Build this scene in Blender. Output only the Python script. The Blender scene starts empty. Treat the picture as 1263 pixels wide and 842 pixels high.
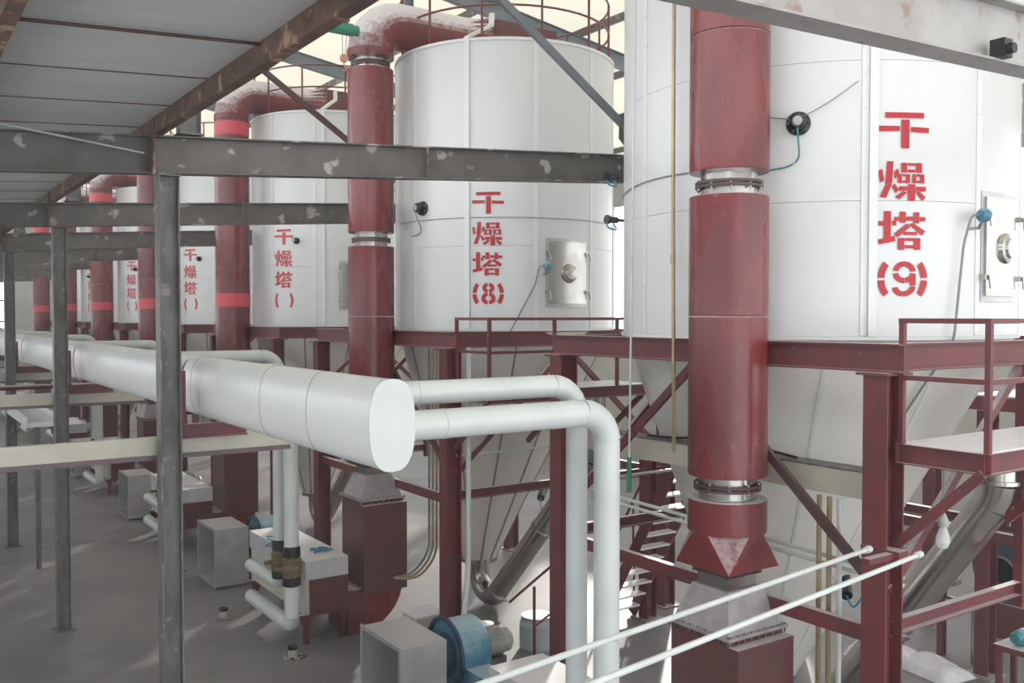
import bpy, math, random
from mathutils import Vector, Matrix
random.seed(7)
SC = bpy.context.scene
COL = SC.collection
R_ = math.radians

# ------------------------------------------------------------------ camera, world, light
YAW = R_(34.4)
cam_d = bpy.data.cameras.new('camera')
cam_d.sensor_width = 36.0
cam_d.lens = 1150.0 / 1263.0 * 36.0
cam_d.clip_start = 0.05
cam_d.clip_end = 400
cam = bpy.data.objects.new('camera', cam_d)
COL.objects.link(cam)
cam.location = (0, 0, 5.5)
cam.rotation_euler = (R_(90) - math.atan(31 / 1150.0), 0, -YAW)
SC.camera = cam

world = bpy.data.worlds.new('daylight')
world.use_nodes = True
wb = world.node_tree.nodes['Background']
wb.inputs[0].default_value = (0.95, 0.98, 1.0, 1)
wb.inputs[1].default_value = 2.0
SC.world = world

sun_d = bpy.data.lights.new('sun', 'SUN')
sun_d.energy = 3.0
sun_d.angle = R_(1.5)
sun_d.color = (1.0, 0.95, 0.86)
sun = bpy.data.objects.new('sun', sun_d)
COL.objects.link(sun)
sun.rotation_euler = Vector((-0.70, -0.65, -0.30)).to_track_quat('-Z', 'Y').to_euler()

SC.view_settings.view_transform = 'Standard'
SC.view_settings.look = 'None'
SC.view_settings.gamma = 1.0
SC.view_settings.use_curve_mapping = False
SC.view_settings.exposure = 0.62


# ------------------------------------------------------------------ materials
def mat(name, c1, c2=None, scale=4.0, lo=0.4, hi=0.65, rough=0.5, metal=0.0, bump=0.0, rough2=None,
        stretch=(1, 1, 1), detail=4.0, extra=None, coat=0.0, dust=None):
    """principled material, colour mixed between c1 and c2 by object-space noise; extra = (colour, scale, lo, hi) blotches"""
    m = bpy.data.materials.new(name)
    m.use_nodes = True
    nt = m.node_tree
    b = nt.nodes['Principled BSDF']
    b.inputs['Metallic'].default_value = metal
    b.inputs['Roughness'].default_value = rough
    b.inputs['Base Color'].default_value = (*c1, 1)
    if coat:
        b.inputs['Coat Weight'].default_value = coat
        b.inputs['Coat Roughness'].default_value = 0.15
    if c2 is None and not bump:
        return m
    geo = nt.nodes.new('ShaderNodeNewGeometry')
    mp = nt.nodes.new('ShaderNodeMapping')
    mp.inputs['Scale'].default_value = stretch
    nt.links.new(geo.outputs['Position'], mp.inputs['Vector'])
    nz = nt.nodes.new('ShaderNodeTexNoise')
    nz.inputs['Scale'].default_value = scale
    nz.inputs['Detail'].default_value = detail
    nt.links.new(mp.outputs[0], nz.inputs['Vector'])
    out = None
    if c2 is not None:
        rp = nt.nodes.new('ShaderNodeValToRGB')
        rp.color_ramp.elements[0].position = lo
        rp.color_ramp.elements[1].position = hi
        rp.color_ramp.elements[0].color = (*c1, 1)
        rp.color_ramp.elements[1].color = (*c2, 1)
        nt.links.new(nz.outputs['Fac'], rp.inputs[0])
        out = rp.outputs[0]
        if extra:
            ec, es, el, eh = extra
            n2 = nt.nodes.new('ShaderNodeTexNoise')
            n2.inputs['Scale'].default_value = es
            n2.inputs['Detail'].default_value = 3
            nt.links.new(geo.outputs['Position'], n2.inputs['Vector'])
            r2 = nt.nodes.new('ShaderNodeMapRange')
            r2.inputs[1].default_value = el
            r2.inputs[2].default_value = eh
            nt.links.new(n2.outputs['Fac'], r2.inputs[0])
            mx = nt.nodes.new('ShaderNodeMix')
            mx.data_type = 'RGBA'
            nt.links.new(r2.outputs[0], mx.inputs[0])
            nt.links.new(out, mx.inputs[6])
            mx.inputs[7].default_value = (*ec, 1)
            out = mx.outputs[2]
        if dust:                                    # pale powder lying on upward faces, ragged edge
            dc, dl, dh, da = dust
            sp = nt.nodes.new('ShaderNodeSeparateXYZ')
            nt.links.new(geo.outputs['True Normal'], sp.inputs[0])
            n3 = nt.nodes.new('ShaderNodeTexNoise')
            n3.inputs['Scale'].default_value = 14
            n3.inputs['Detail'].default_value = 5
            nt.links.new(geo.outputs['Position'], n3.inputs['Vector'])
            ad = nt.nodes.new('ShaderNodeMath')
            ad.operation = 'MULTIPLY_ADD'
            ad.inputs[1].default_value = 0.5
            nt.links.new(n3.outputs['Fac'], ad.inputs[0])
            nt.links.new(sp.outputs['Z'], ad.inputs[2])
            r3 = nt.nodes.new('ShaderNodeMapRange')
            r3.inputs[1].default_value = dl
            r3.inputs[2].default_value = dh
            r3.inputs[4].default_value = da
            nt.links.new(ad.outputs[0], r3.inputs[0])
            m3 = nt.nodes.new('ShaderNodeMix')
            m3.data_type = 'RGBA'
            nt.links.new(r3.outputs[0], m3.inputs[0])
            nt.links.new(out, m3.inputs[6])
            m3.inputs[7].default_value = (*dc, 1)
            out = m3.outputs[2]
        nt.links.new(out, b.inputs['Base Color'])
        if rough2 is not None:
            mr = nt.nodes.new('ShaderNodeMapRange')
            mr.inputs[1].default_value = lo
            mr.inputs[2].default_value = hi
            mr.inputs[3].default_value = rough
            mr.inputs[4].default_value = rough2
            nt.links.new(nz.outputs['Fac'], mr.inputs[0])
            nt.links.new(mr.outputs[0], b.inputs['Roughness'])
    if bump:
        bp = nt.nodes.new('ShaderNodeBump')
        bp.inputs['Strength'].default_value = bump
        bp.inputs['Distance'].default_value = 0.02
        nt.links.new(nz.outputs['Fac'], bp.inputs['Height'])
        nt.links.new(bp.outputs[0], b.inputs['Normal'])
    return m


M = {}
DUST = (0.62, 0.59, 0.61)
M['red'] = mat('red_paint', (0.185, 0.028, 0.029), (0.135, 0.028, 0.031), 2.5, 0.42, 0.62, 0.24, rough2=0.34, stretch=(1, 1, .35),
               extra=((0.25, 0.09, 0.09), 9, 0.68, 0.80), dust=(DUST, 0.55, 0.95, 0.9))
M['red_dusty'] = mat('powder_covered_red', (0.185, 0.028, 0.029), (0.135, 0.028, 0.031), 2.5, 0.42, 0.62, 0.28, rough2=0.36,
                     extra=((0.25, 0.09, 0.09), 9, 0.68, 0.80), dust=((0.66, 0.63, 0.66), 0.22, 0.62, 0.95))
M['red_frame'] = mat('red_primer', (0.160, 0.030, 0.032), (0.118, 0.030, 0.035), 3, 0.4, 0.62, 0.5,
                     extra=((0.27, 0.16, 0.16), 12, 0.70, 0.78), dust=(DUST, 0.6, 1.1, 0.85))
M['red_box'] = mat('dull_red_sheet', (0.120, 0.033, 0.032), (0.098, 0.038, 0.038), 3, 0.4, 0.65, 0.42,
                   extra=((0.22, 0.15, 0.15), 14, 0.72, 0.80), dust=(DUST, 0.6, 1.1, 0.85))
M['brown_dark'] = mat('dark_brown_steel', (0.085, 0.035, 0.034), (0.07, 0.045, 0.042), 5, rough=0.5)
M['pink'] = mat('bright_red_band', (0.62, 0.055, 0.075), (0.55, 0.08, 0.10), 5, rough=0.4)
M['white'] = mat('white_cladding', (0.66, 0.67, 0.67), (0.63, 0.642, 0.645), 0.9, 0.4, 0.7, 0.30, stretch=(1, 1, .3))
M['white_strip'] = mat('white_strip', (0.71, 0.72, 0.72), rough=0.35)
M['cone'] = mat('cream_white_cladding', (0.72, 0.70, 0.65), (0.66, 0.65, 0.61), 1.2, 0.4, 0.7, 0.32)
M['seam'] = mat('grey_seam', (0.28, 0.26, 0.24), rough=0.5)
M['duct'] = mat('white_duct_jacket', (0.79, 0.80, 0.79), (0.74, 0.76, 0.75), 1.3, 0.45, 0.7, 0.34, stretch=(1, .5, 1),
                extra=((0.58, 0.61, 0.60), 5, 0.68, 0.80))
M['pipe'] = mat('pale_green_white_pipe', (0.62, 0.655, 0.645), (0.57, 0.61, 0.60), 2, rough=0.36)
M['stain'] = mat('stainless', (0.45, 0.435, 0.41), (0.41, 0.395, 0.37), 3, 0.4, 0.6, 0.20, metal=0.98, rough2=0.27)
M['galv'] = mat('galvanised_sheet', (0.50, 0.50, 0.50), (0.42, 0.42, 0.43), 3, 0.4, 0.6, 0.40, metal=0.6, dust=((0.74, 0.73, 0.75), 0.7, 1.1, 0.8))
M['hood'] = mat('pale_dusty_sheet', (0.40, 0.37, 0.38), (0.34, 0.30, 0.32), 6, 0.4, 0.6, 0.5, metal=0.3)
M['hood_pale'] = mat('pale_dusty_block', (0.50, 0.49, 0.51), (0.44, 0.43, 0.45), 5, rough=0.6, dust=((0.72, 0.71, 0.73), 0.6, 1.0, 1.0))
M['steel'] = mat('grey_painted_steel', (0.115, 0.105, 0.092), (0.090, 0.080, 0.070), 3, 0.42, 0.6, 0.5,
                 extra=((0.34, 0.33, 0.30), 3.1, 0.615, 0.66))
M['beam_pale'] = mat('pale_worn_beam', (0.36, 0.345, 0.335), (0.30, 0.285, 0.275), 2.5, 0.4, 0.6, 0.5, extra=((0.24, 0.17, 0.14), 6, 0.62, 0.72))
M['steel_post'] = mat('worn_grey_post', (0.150, 0.148, 0.148), (0.105, 0.096, 0.094), 7, 0.46, 0.60, 0.5, stretch=(1, 1, .3),
                      extra=((0.27, 0.235, 0.23), 6, 0.60, 0.70))
M['steel_blue'] = mat('blue_grey_steel', (0.17, 0.19, 0.21), (0.14, 0.155, 0.17), 3, rough=0.45)
M['rust'] = mat('rusty_brown_steel', (0.15, 0.085, 0.06), (0.09, 0.055, 0.042), 5, 0.4, 0.6, 0.7,
                extra=((0.40, 0.26, 0.17), 4.5, 0.58, 0.68), bump=0.2)
M['ceil'] = mat('grey_white_ceiling_panel', (0.60, 0.61, 0.60), (0.55, 0.56, 0.555), 2, rough=0.5, stretch=(.2, 3, 1))
M['roof'] = mat('cream_roof_sheet', (0.80, 0.76, 0.68), (0.76, 0.73, 0.66), 1, rough=0.6)
M['cream'] = mat('cream_paint', (0.55, 0.53, 0.44), (0.49, 0.47, 0.39), 2.5, rough=0.45)
M['purple'] = mat('purple_brown_paint', (0.14, 0.10, 0.11), rough=0.5)
M['concrete'] = mat('concrete', (0.190, 0.180, 0.182), (0.145, 0.138, 0.142), 0.35, 0.36, 0.66, 0.42, detail=8, rough2=0.58,
                    extra=((0.235, 0.222, 0.222), 0.9, 0.5, 0.8), bump=0.02)
M['wall'] = mat('pale_wall', (0.46, 0.45, 0.42), (0.40, 0.39, 0.37), 1, rough=0.8)
M['blue'] = mat('blue_paint', (0.045, 0.17, 0.26), (0.06, 0.22, 0.30), 4, rough=0.4,
                extra=((0.22, 0.36, 0.42), 3, 0.52, 0.70), dust=((0.42, 0.55, 0.60), 0.7, 1.2, 0.8))
M['blue_dark'] = mat('dark_blue_paint', (0.02, 0.055, 0.10), rough=0.4)
M['motor'] = mat('pale_grey_motor', (0.42, 0.43, 0.40), (0.34, 0.35, 0.33), 8, rough=0.5)
M['black'] = mat('black_rubber', (0.012, 0.013, 0.015), rough=0.4)
M['wrap'] = mat('brown_valve_wrap', (0.20, 0.14, 0.08), (0.10, 0.07, 0.045), 18, rough=0.8, bump=0.5)
M['brass'] = mat('dull_brass_pipe', (0.42, 0.33, 0.19), (0.36, 0.27, 0.16), 5, rough=0.35, metal=0.5)
M['deck'] = mat('white_deck_plate', (0.76, 0.76, 0.78), (0.70, 0.70, 0.72), 4, rough=0.5)
M['letter'] = mat('red_stencil_paint', (0.46, 0.008, 0.018), (0.40, 0.010, 0.020), 16, 0.40, 0.66, 0.5)
M['letter_faded'] = mat('faded_stencil_paint', (0.56, 0.035, 0.055), (0.62, 0.10, 0.12), 16, 0.45, 0.70, 0.5)
M['green'] = mat('green_paint', (0.03, 0.22, 0.13), rough=0.45)
M['teal'] = mat('teal_cable', (0.03, 0.22, 0.25), rough=0.4)
M['blue_cable'] = mat('blue_hose', (0.05, 0.22, 0.40), rough=0.4)
M['grey_cable'] = mat('grey_cable', (0.22, 0.23, 0.23), rough=0.45)
M['hook'] = mat('faded_orange_paint', (0.55, 0.25, 0.18), rough=0.5)
M['sack'] = mat('white_sack_cloth', (0.66, 0.66, 0.69), (0.56, 0.56, 0.60), 6, rough=0.9, bump=0.4)
M['tarp'] = mat('grey_brown_sheet', (0.30, 0.26, 0.22), (0.20, 0.17, 0.15), 3, rough=0.8)


def glass(name, col, rough=0.05, mixf=0.6):
    m = bpy.data.materials.new(name)
    m.use_nodes = True
    nt = m.node_tree
    b = nt.nodes['Principled BSDF']
    b.inputs['Base Color'].default_value = (*col, 1)
    b.inputs['Roughness'].default_value = rough
    tr = nt.nodes.new('ShaderNodeBsdfTransparent')
    mx = nt.nodes.new('ShaderNodeMixShader')
    mx.inputs[0].default_value = mixf
    nt.links.new(tr.outputs[0], mx.inputs[1])
    nt.links.new(b.outputs[0], mx.inputs[2])
    nt.links.new(mx.outputs[0], nt.nodes['Material Output'].inputs[0])
    return m


M['glass'] = glass('clear_glass', (0.85, 0.88, 0.88), 0.05, 0.45)
M['pane'] = glass('window_pane', (0.9, 0.95, 0.95), 0.05, 0.12)
M['jar'] = glass('clear_plastic', (0.45, 0.50, 0.54), 0.15, 0.6)
# cream translucent roof sheet: daylight glows through it
_m = bpy.data.materials.new('translucent_roof_sheet')
_m.use_nodes = True
_nt = _m.node_tree
_t = _nt.nodes.new('ShaderNodeBsdfTranslucent')
_t.inputs[0].default_value = (0.88, 0.86, 0.79, 1)
_df = _nt.nodes.new('ShaderNodeBsdfDiffuse')
_df.inputs[0].default_value = (0.84, 0.80, 0.72, 1)
_mx = _nt.nodes.new('ShaderNodeMixShader')
_mx.inputs[0].default_value = 0.5
_nt.links.new(_t.outputs[0], _mx.inputs[1])
_nt.links.new(_df.outputs[0], _mx.inputs[2])
_nt.links.new(_mx.outputs[0], _nt.nodes['Material Output'].inputs[0])
M['skylight'] = _m


# ------------------------------------------------------------------ mesh builder
class MB:
    def __init__(self):
        self.v, self.f, self.s = [], [], []

    def add(self, verts, faces, smooth=False):
        o = len(self.v)
        self.v += [tuple(p) for p in verts]
        self.f += [tuple(o + i for i in f) for f in faces]
        self.s += [smooth] * len(faces)
        return self

    def box(self, x0, x1, y0, y1, z0, z1):
        v = [(x, y, z) for z in (z0, z1) for y in (y0, y1) for x in (x0, x1)]
        return self.add(v, [(0, 2, 3, 1), (4, 5, 7, 6), (0, 1, 5, 4), (2, 6, 7, 3), (0, 4, 6, 2), (1, 3, 7, 5)])

    def _frame(self, p0, p1, up):
        p0, p1, up = Vector(p0), Vector(p1), Vector(up)
        d = (p1 - p0).normalized()
        s = d.cross(up)
        if s.length < 1e-4:
            s = d.cross(Vector((0, 1, 0)))
        s.normalize()
        return p0, p1, s, s.cross(d).normalized()

    def extrude(self, poly, p0, p1, up=(0, 0, 1)):
        """closed 2D section (side, up) swept from p0 to p1"""
        p0, p1, s, u = self._frame(p0, p1, up)
        n = len(poly)
        v = [p + s * a + u * b for p in (p0, p1) for a, b in poly]
        f = [(i, (i + 1) % n, n + (i + 1) % n, n + i) for i in range(n)]
        f += [tuple(range(n - 1, -1, -1)), tuple(range(n, 2 * n))]
        return self.add(v, f)

    def bar(self, p0, p1, w, h, up=(0, 0, 1)):
        return self.extrude([(-w / 2, -h / 2), (w / 2, -h / 2), (w / 2, h / 2), (-w / 2, h / 2)], p0, p1, up)

    def ibeam(self, p0, p1, h, w, tf=.016, tw=.012, up=(0, 0, 1)):
        a, b, c = w / 2, h / 2, tw / 2
        return self.extrude([(-a, -b), (a, -b), (a, -b + tf), (c, -b + tf), (c, b - tf), (a, b - tf), (a, b), (-a, b),
                             (-a, b - tf), (-c, b - tf), (-c, -b + tf), (-a, -b + tf)], p0, p1, up)

    def channel(self, p0, p1, h, w, t=.012, up=(0, 0, 1), flip=1):
        a, b = w / 2, h / 2
        poly = [(-a, -b), (a, -b), (a, -b + t), (-a + t, -b + t), (-a + t, b - t), (a, b - t), (a, b), (-a, b)]
        if flip < 0:
            poly = [(-x, y) for x, y in poly][::-1]
        return self.extrude(poly, p0, p1, up)

    def angle(self, p0, p1, a=.07, t=.008, up=(0, 0, 1)):
        return self.extrude([(0, 0), (a, 0), (a, t), (t, t), (t, a), (0, a)], p0, p1, up)

    def tube(self, pts, r, n=14, caps=True):
        pts = [Vector(p) for p in pts]
        rs = r if isinstance(r, (list, tuple)) else [r] * len(pts)
        t = []
        for i in range(len(pts)):
            a = (pts[i] - pts[i - 1]).normalized() if i else None
            b = (pts[i + 1] - pts[i]).normalized() if i < len(pts) - 1 else None
            d = (a + b) if a and b else (a or b)
            t.append(d.normalized())
        ref = Vector((0, 0, 1)) if abs(t[0].z) < .9 else Vector((1, 0, 0))
        s = t[0].cross(ref).normalized()
        v = []
        for i, p in enumerate(pts):
            s = (s - t[i] * s.dot(t[i])).normalized()
            u = t[i].cross(s)
            k = 1.0
            if 0 < i < len(pts) - 1:
                k = 1.0
            for j in range(n):
                a = 2 * math.pi * j / n
                v.append(p + (s * math.cos(a) + u * math.sin(a)) * rs[i] * k)
        f = []
        for i in range(len(pts) - 1):
            for j in range(n):
                f.append((i * n + j, i * n + (j + 1) % n, (i + 1) * n + (j + 1) % n, (i + 1) * n + j))
        self.add(v, f, True)
        if caps:
            m = len(pts) - 1
            self.add(v[:n], [tuple(range(n - 1, -1, -1))])
            self.add(v[m * n:], [tuple(range(n))])
        return self

    def lathe(self, prof, n=32, c=(0, 0, 0), axis='z', a0=0.0, a1=360.0, smooth=True, close=False):
        """profile (r, h) turned about an axis; sharp profile corners stay sharp since every band has its own vertices"""
        full = abs(a1 - a0) >= 359.99
        m = n if full else n + 1
        cx, cy, cz = c

        def pt(r, h, a):
            x, y = r * math.cos(a), r * math.sin(a)
            if axis == 'z':
                return (cx + x, cy + y, cz + h)
            if axis == 'x':
                return (cx + h, cy + x, cz + y)
            return (cx + y, cy + h, cz + x)
        ang = [R_(a0 + (a1 - a0) * j / n) for j in range(m)]
        segs = list(zip(prof[:-1], prof[1:]))
        if close:
            segs.append((prof[-1], prof[0]))
        for (r0, h0), (r1, h1) in segs:
            v = [pt(r0, h0, a) for a in ang] + [pt(r1, h1, a) for a in ang]
            k = n if full else n
            f = [(j, (j + 1) % m if full else j + 1, m + ((j + 1) % m if full else j + 1), m + j) for j in range(k)]
            flat = abs(h0 - h1) < 1e-6
            self.add(v, f, smooth and not flat)
        if not full and close:
            for a in (ang[0], ang[-1]):
                self.add([pt(r, h, a) for r, h in prof], [tuple(range(len(prof)))])
        return self

    def prism(self, poly, axis, t0, t1, smooth_from=None):
        """polygon in the plane across an axis: 'y' -> (x,z), 'x' -> (y,z), 'z' -> (x,y)"""
        def P(a, b, t):
            return {'y': (a, t, b), 'x': (t, a, b), 'z': (a, b, t)}[axis]
        n = len(poly)
        v = [P(a, b, t0) for a, b in poly] + [P(a, b, t1) for a, b in poly]
        self.add(v, [tuple(range(n)), tuple(range(2 * n - 1, n - 1, -1))])
        self.add(v, [(i, (i + 1) % n, n + (i + 1) % n, n + i) for i in range(n)])
        return self

    def frustum(self, x0, x1, y0, y1, z0, X0, X1, Y0, Y1, z1):
        v = [(x0, y0, z0), (x1, y0, z0), (x1, y1, z0), (x0, y1, z0), (X0, Y0, z1), (X1, Y0, z1), (X1, Y1, z1), (X0, Y1, z1)]
        return self.add(v, [(3, 2, 1, 0), (4, 5, 6, 7), (0, 1, 5, 4), (1, 2, 6, 5), (2, 3, 7, 6), (3, 0, 4, 7)])

    def mesh(self, name, m):
        import bmesh
        me = bpy.data.meshes.new(name)
        me.from_pydata(self.v, [], self.f)
        me.polygons.foreach_set('use_smooth', self.s)
        bm = bmesh.new()
        bm.from_mesh(me)
        bmesh.ops.remove_doubles(bm, verts=bm.verts, dist=1e-6) if False else None
        bmesh.ops.recalc_face_normals(bm, faces=bm.faces)
        bm.to_mesh(me)
        bm.free()
        me.materials.append(M[m])
        me.update()
        return me


CACHE = {}


def link(name, me, parent=None, loc=None, rz=None):
    o = bpy.data.objects.new(name, me)
    COL.objects.link(o)
    if parent is not None:
        o.parent = parent
    if loc is not None:
        o.location = loc
    if rz is not None:
        o.rotation_euler = (0, 0, rz)
    return o


def part(parent, name, m, fn, key=None, loc=None, rz=None):
    """one mesh object under its thing; the same key shares mesh data between alike pieces"""
    k = (key, m) if key else None
    if k and k in CACHE:
        me = CACHE[k]
    else:
        b = MB()
        fn(b)
        me = b.mesh(name, m)
        if k:
            CACHE[k] = me
    return link(name, me, parent, loc, rz)


def tag(o, label=None, cat=None, group=None, kind=None):
    for k, v in (('label', label), ('category', cat), ('group', group), ('kind', kind)):
        if v:
            o[k] = v
    return o


def thing(name, label, cat, loc=(0, 0, 0), group=None, rz=0):
    o = bpy.data.objects.new(name, None)
    o.empty_display_size = .2
    COL.objects.link(o)
    o.location = loc
    o.rotation_euler = (0, 0, rz)
    return tag(o, label, cat, group)


def solo(name, label, cat, m, fn, loc=(0, 0, 0), group=None, kind=None):
    o = part(None, name, m, fn, loc=loc)
    return tag(o, label, cat, group, kind)


def arc(c, r, a0, a1, n, plane):
    """points of an arc; plane gives two unit vectors"""
    u, w = Vector(plane[0]), Vector(plane[1])
    c = Vector(c)
    return [c + u * r * math.cos(R_(a0 + (a1 - a0) * i / n)) + w * r * math.sin(R_(a0 + (a1 - a0) * i / n)) for i in range(n + 1)]


def bend(pts, rad, n=6):
    """polyline with its corners rounded"""
    pts = [Vector(p) for p in pts]
    out = [pts[0]]
    for i in range(1, len(pts) - 1):
        a = (pts[i - 1] - pts[i]).normalized()
        b = (pts[i + 1] - pts[i]).normalized()
        p0, p1 = pts[i] + a * rad, pts[i] + b * rad
        for k in range(n + 1):
            t = k / n
            out.append(p0 * (1 - t) ** 2 + pts[i] * 2 * t * (1 - t) + p1 * t * t)
    out.append(pts[-1])
    return out


# ------------------------------------------------------------------ layout (metres; X towards the towers, Y along the row, Z up)
PY = [6.7, 15.08, 22.8, 30.9, 38.7, 46.5, 54.4]              # hot air ducts, one per tower
TY = [7.80, 14.86, 22.9, 31.0, 38.8, 46.6, 54.5]             # tower centres
TR = [2.38, 2.06, 2.06, 2.06, 2.06, 2.06, 2.06]
FY = [(5.11, 9.92), (12.9, 18.11), (20.7, 25.3), (28.8, 33.3), (36.5, 41.0), (44.3, 48.9), (52.2, 56.8)]
WHO = ['biggest nearest tower', 'second tower from the right', 'third tower from the right', 'fourth tower from the right', 'fifth tower from the right',
       'sixth tower from the right', 'seventh and farthest tower']
TX = 10.0
PX = 7.3
FX0, FX1 = 7.63, 12.37
POSTY = [10.62, 17.85, 25.1, 32.35, 39.6, 46.85, 54.1]
POSTX = 2.68

# ------------------------------------------------------------------ floor, walls, low ceiling, hall roof
tag(part(None, 'floor', 'concrete', lambda b: b.box(-4, 24, -9, 70, -.15, 0)), 'grey worn concrete hall floor', kind='structure')


def left_wall(b):
    b.box(-4.2, -4, -9, 70, 0, 4.0)
    b.box(-4.2, -4, -9, 70, 6.9, 7.2)
    for y in range(-9, 70, 3):
        b.box(-4.2, -4, y, y + .4, 4.0, 6.9)


tag(part(None, 'wall_left', 'white_strip', left_wall), 'plain pale wall with a window band on the aisle side', kind='structure')


def far_wall(b):
    b.box(-4, 1.5, 70, 70.2, 0, 14)
    b.box(3.0, 4.3, 70, 70.2, 0, 14)
    b.box(7.5, 24, 70, 70.2, 0, 14)
    b.box(1.5, 3.0, 70, 70.2, 9, 14)
    b.box(4.3, 7.5, 70, 70.2, 0, 3.6)
    b.box(4.3, 7.5, 70, 70.2, 8.0, 14)


wf = tag(part(None, 'wall_far', 'wall', far_wall), 'pale end wall with bright tall openings', kind='structure')
win = tag(part(None, 'window_1', 'steel_blue', lambda b: [b.box(x, x + .1, 69.95, 70.1, 3.6, 8.0) for x in (4.3, 5.07, 5.85, 6.6, 7.4)] and
               [b.box(4.3, 7.5, 69.95, 70.1, z, z + .1) for z in (3.6, 5.1, 6.5, 7.9)]), 'tall gridded window in the end wall', kind='structure')
part(win, 'pane', 'pane', lambda b: b.box(4.3, 7.5, 70.02, 70.03, 3.6, 8.0))


def right_wall(b):
    b.box(23, 23.2, -9, 70, 0, 4.6)
    b.box(23, 23.2, -9, 70, 9.6, 11.2)
    for y in range(-9, 70, 4):
        b.box(23, 23.2, y, y + .6, 4.6, 9.6)


tag(part(None, 'wall_right', 'wall', right_wall), 'pale wall with a band of tall windows behind the towers', kind='structure')

SL = 0.066                                                       # roof slope of the low aisle roof


def lowz(x):
    return 7.645 + SL * (x - 2.68)


ceil = tag(part(None, 'ceiling', 'rust', lambda b: b.extrude([(-37.5, 0), (37.5, 0), (37.5, .02), (-37.5, .02)], (-4, 32.5, lowz(-4) + .055), (2.62, 32.5, lowz(2.62) + .055))),
           'low grey panelled ceiling over the aisle', kind='structure')
for i in range(54):
    y0 = -4.5 + i * 1.3
    part(ceil, 'ceiling_panel', 'ceil', lambda b: b.extrude([(-.643, 0), (.643, 0), (.643, .05), (-.643, .05)], (-4, 0, lowz(-4)), (2.60, 0, lowz(2.60))),
         'ceilpanel', loc=(0, y0 + .65, 0))
for i in range(54):
    part(ceil, 'seam_strip', 'brown_dark', lambda b: b.extrude([(-.011, -.006), (.011, -.006), (.011, .001), (-.011, .001)], (-4, 0, lowz(-4)), (2.60, 0, lowz(2.60))), 'ceilseam', loc=(0, -4.5 + i * 1.3, 0))
for x0, lab in ((2.56, 'rusty brown eave beam along the edge of the low ceiling'), (0.72, 'rusty brown purlin at the upper left under the low ceiling')):
    t = thing('eave_beam', lab, 'beam', (x0, 0, lowz(x0) - .185))
    part(t, 'beam_channel', 'rust', lambda b, x0=x0: b.channel((0, -4, .09), (0, 66, .09), .18, .10, .012))
    for y in POSTY:
        part(t, 'cleat', 'rust', lambda b: b.box(-.07, -.052, -.10, .10, -.43, .16), 'cleat', loc=(0, y - .12, 0))


def hallz(x):
    return 13.05 - .15 * (x - 10) if x > 4 else 13.95 - .15 * (4 - x)


roof = tag(part(None, 'roof', 'roof', lambda b: b.box(3.9, 4.1, -9, 70, hallz(4) + .02, hallz(4) + .1)), 'high cream sheet roof of the hall', kind='structure')
for i in range(66):
    y = -8.4 + i * 1.2
    part(roof, 'roof_panel', 'skylight',
         lambda b: b.extrude([(-.594, 0), (.594, 0), (.594, .004), (-.594, .004)], (4, 0, hallz(4.01)), (23.2, 0, hallz(23.2))), 'roofp', loc=(0, y, 0))
    part(roof, 'roof_panel', 'roof',
         lambda b: b.extrude([(-.598, 0), (.598, 0), (.598, .04), (-.598, .04)], (-1.5, 0, hallz(-1.5)), (4, 0, hallz(4.0))), 'roofl', loc=(0, y, 0))
for x in (-1.2, 1.2, 4.6, 7, 9.4, 11.8, 14.2, 16.6, 19, 21.4):
    part(roof, 'purlin', 'steel', lambda b: b.channel((0, -9, 0), (0, 70, 0), .18, .07, .01), 'purlin', loc=(x, 0, hallz(x) - .09))
for y in POSTY + [68]:
    part(roof, 'rafter', 'steel_blue', lambda b: (b.ibeam((4, 0, hallz(4) - .36), (23.2, 0, hallz(23.2) - .36), .36, .18),
                                                  b.ibeam((-1.5, 0, hallz(-1.5) - .36), (4, 0, hallz(4) - .36), .36, .18)), 'rafter', loc=(0, y, 0))

# ------------------------------------------------------------------ aisle posts and tie beams
NTH = ['nearest', 'second', 'third', 'fourth', 'fifth', 'sixth', 'seventh']
for i, y in enumerate(POSTY):
    lab = ['tall rust-blotched grey steel post in the left foreground', 'grey steel post left of the foreground post, second along the aisle',
           'grey steel post at the far left edge, third along the aisle'][i] if i < 3 else 'distant grey steel post, %s along the aisle' % NTH[i]
    t = thing('steel_post', lab, 'post', (POSTX, y, 0), 'aisle posts')
    part(t, 'post_shaft', 'steel_post', lambda b: b.ibeam((0, 0, .02), (0, 0, 7.05), .22, .20, .014, .012, up=(1, 0, 0)), 'postshaft')
    part(t, 'base_plate', 'steel_post', lambda b: b.box(-.17, .17, -.17, .17, 0, .02), 'postbase')
    part(t, 'cap_plate', 'steel_post', lambda b: b.box(-.12, .12, -.12, .12, 7.03, 7.05), 'postcap')
    part(t, 'painted_patch', 'red_frame', lambda b: b.box(.1105, .113, -.098, .098, 3.9, 5.1), 'postpatch')
    part(t, 'duct_bracket', 'red_frame', lambda b: (b.ibeam((.11, 0, 4.22), (.86, 0, 4.22), .16, .12), b.box(.10, .16, -.08, .08, 4.3, 4.9)), 'ductbracket')
    # short column above the tie beam, up to the hall roof
    u = thing('upper_column', 'dark column above the %s tie beam beside the low ceiling' % NTH[i], 'column', (POSTX + .24, y, 7.5), 'upper columns')
    part(u, 'shaft', 'steel_post', lambda b: b.ibeam((0, 0, 0.02), (0, 0, hallz(2.9) - .56 - 7.5), .22, .20, .014, .012, up=(1, 0, 0)), 'uppershaft')
    part(u, 'base_plate', 'steel_post', lambda b: b.box(-.13, .13, -.12, .12, 0, .02), 'upperbase')


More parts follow.
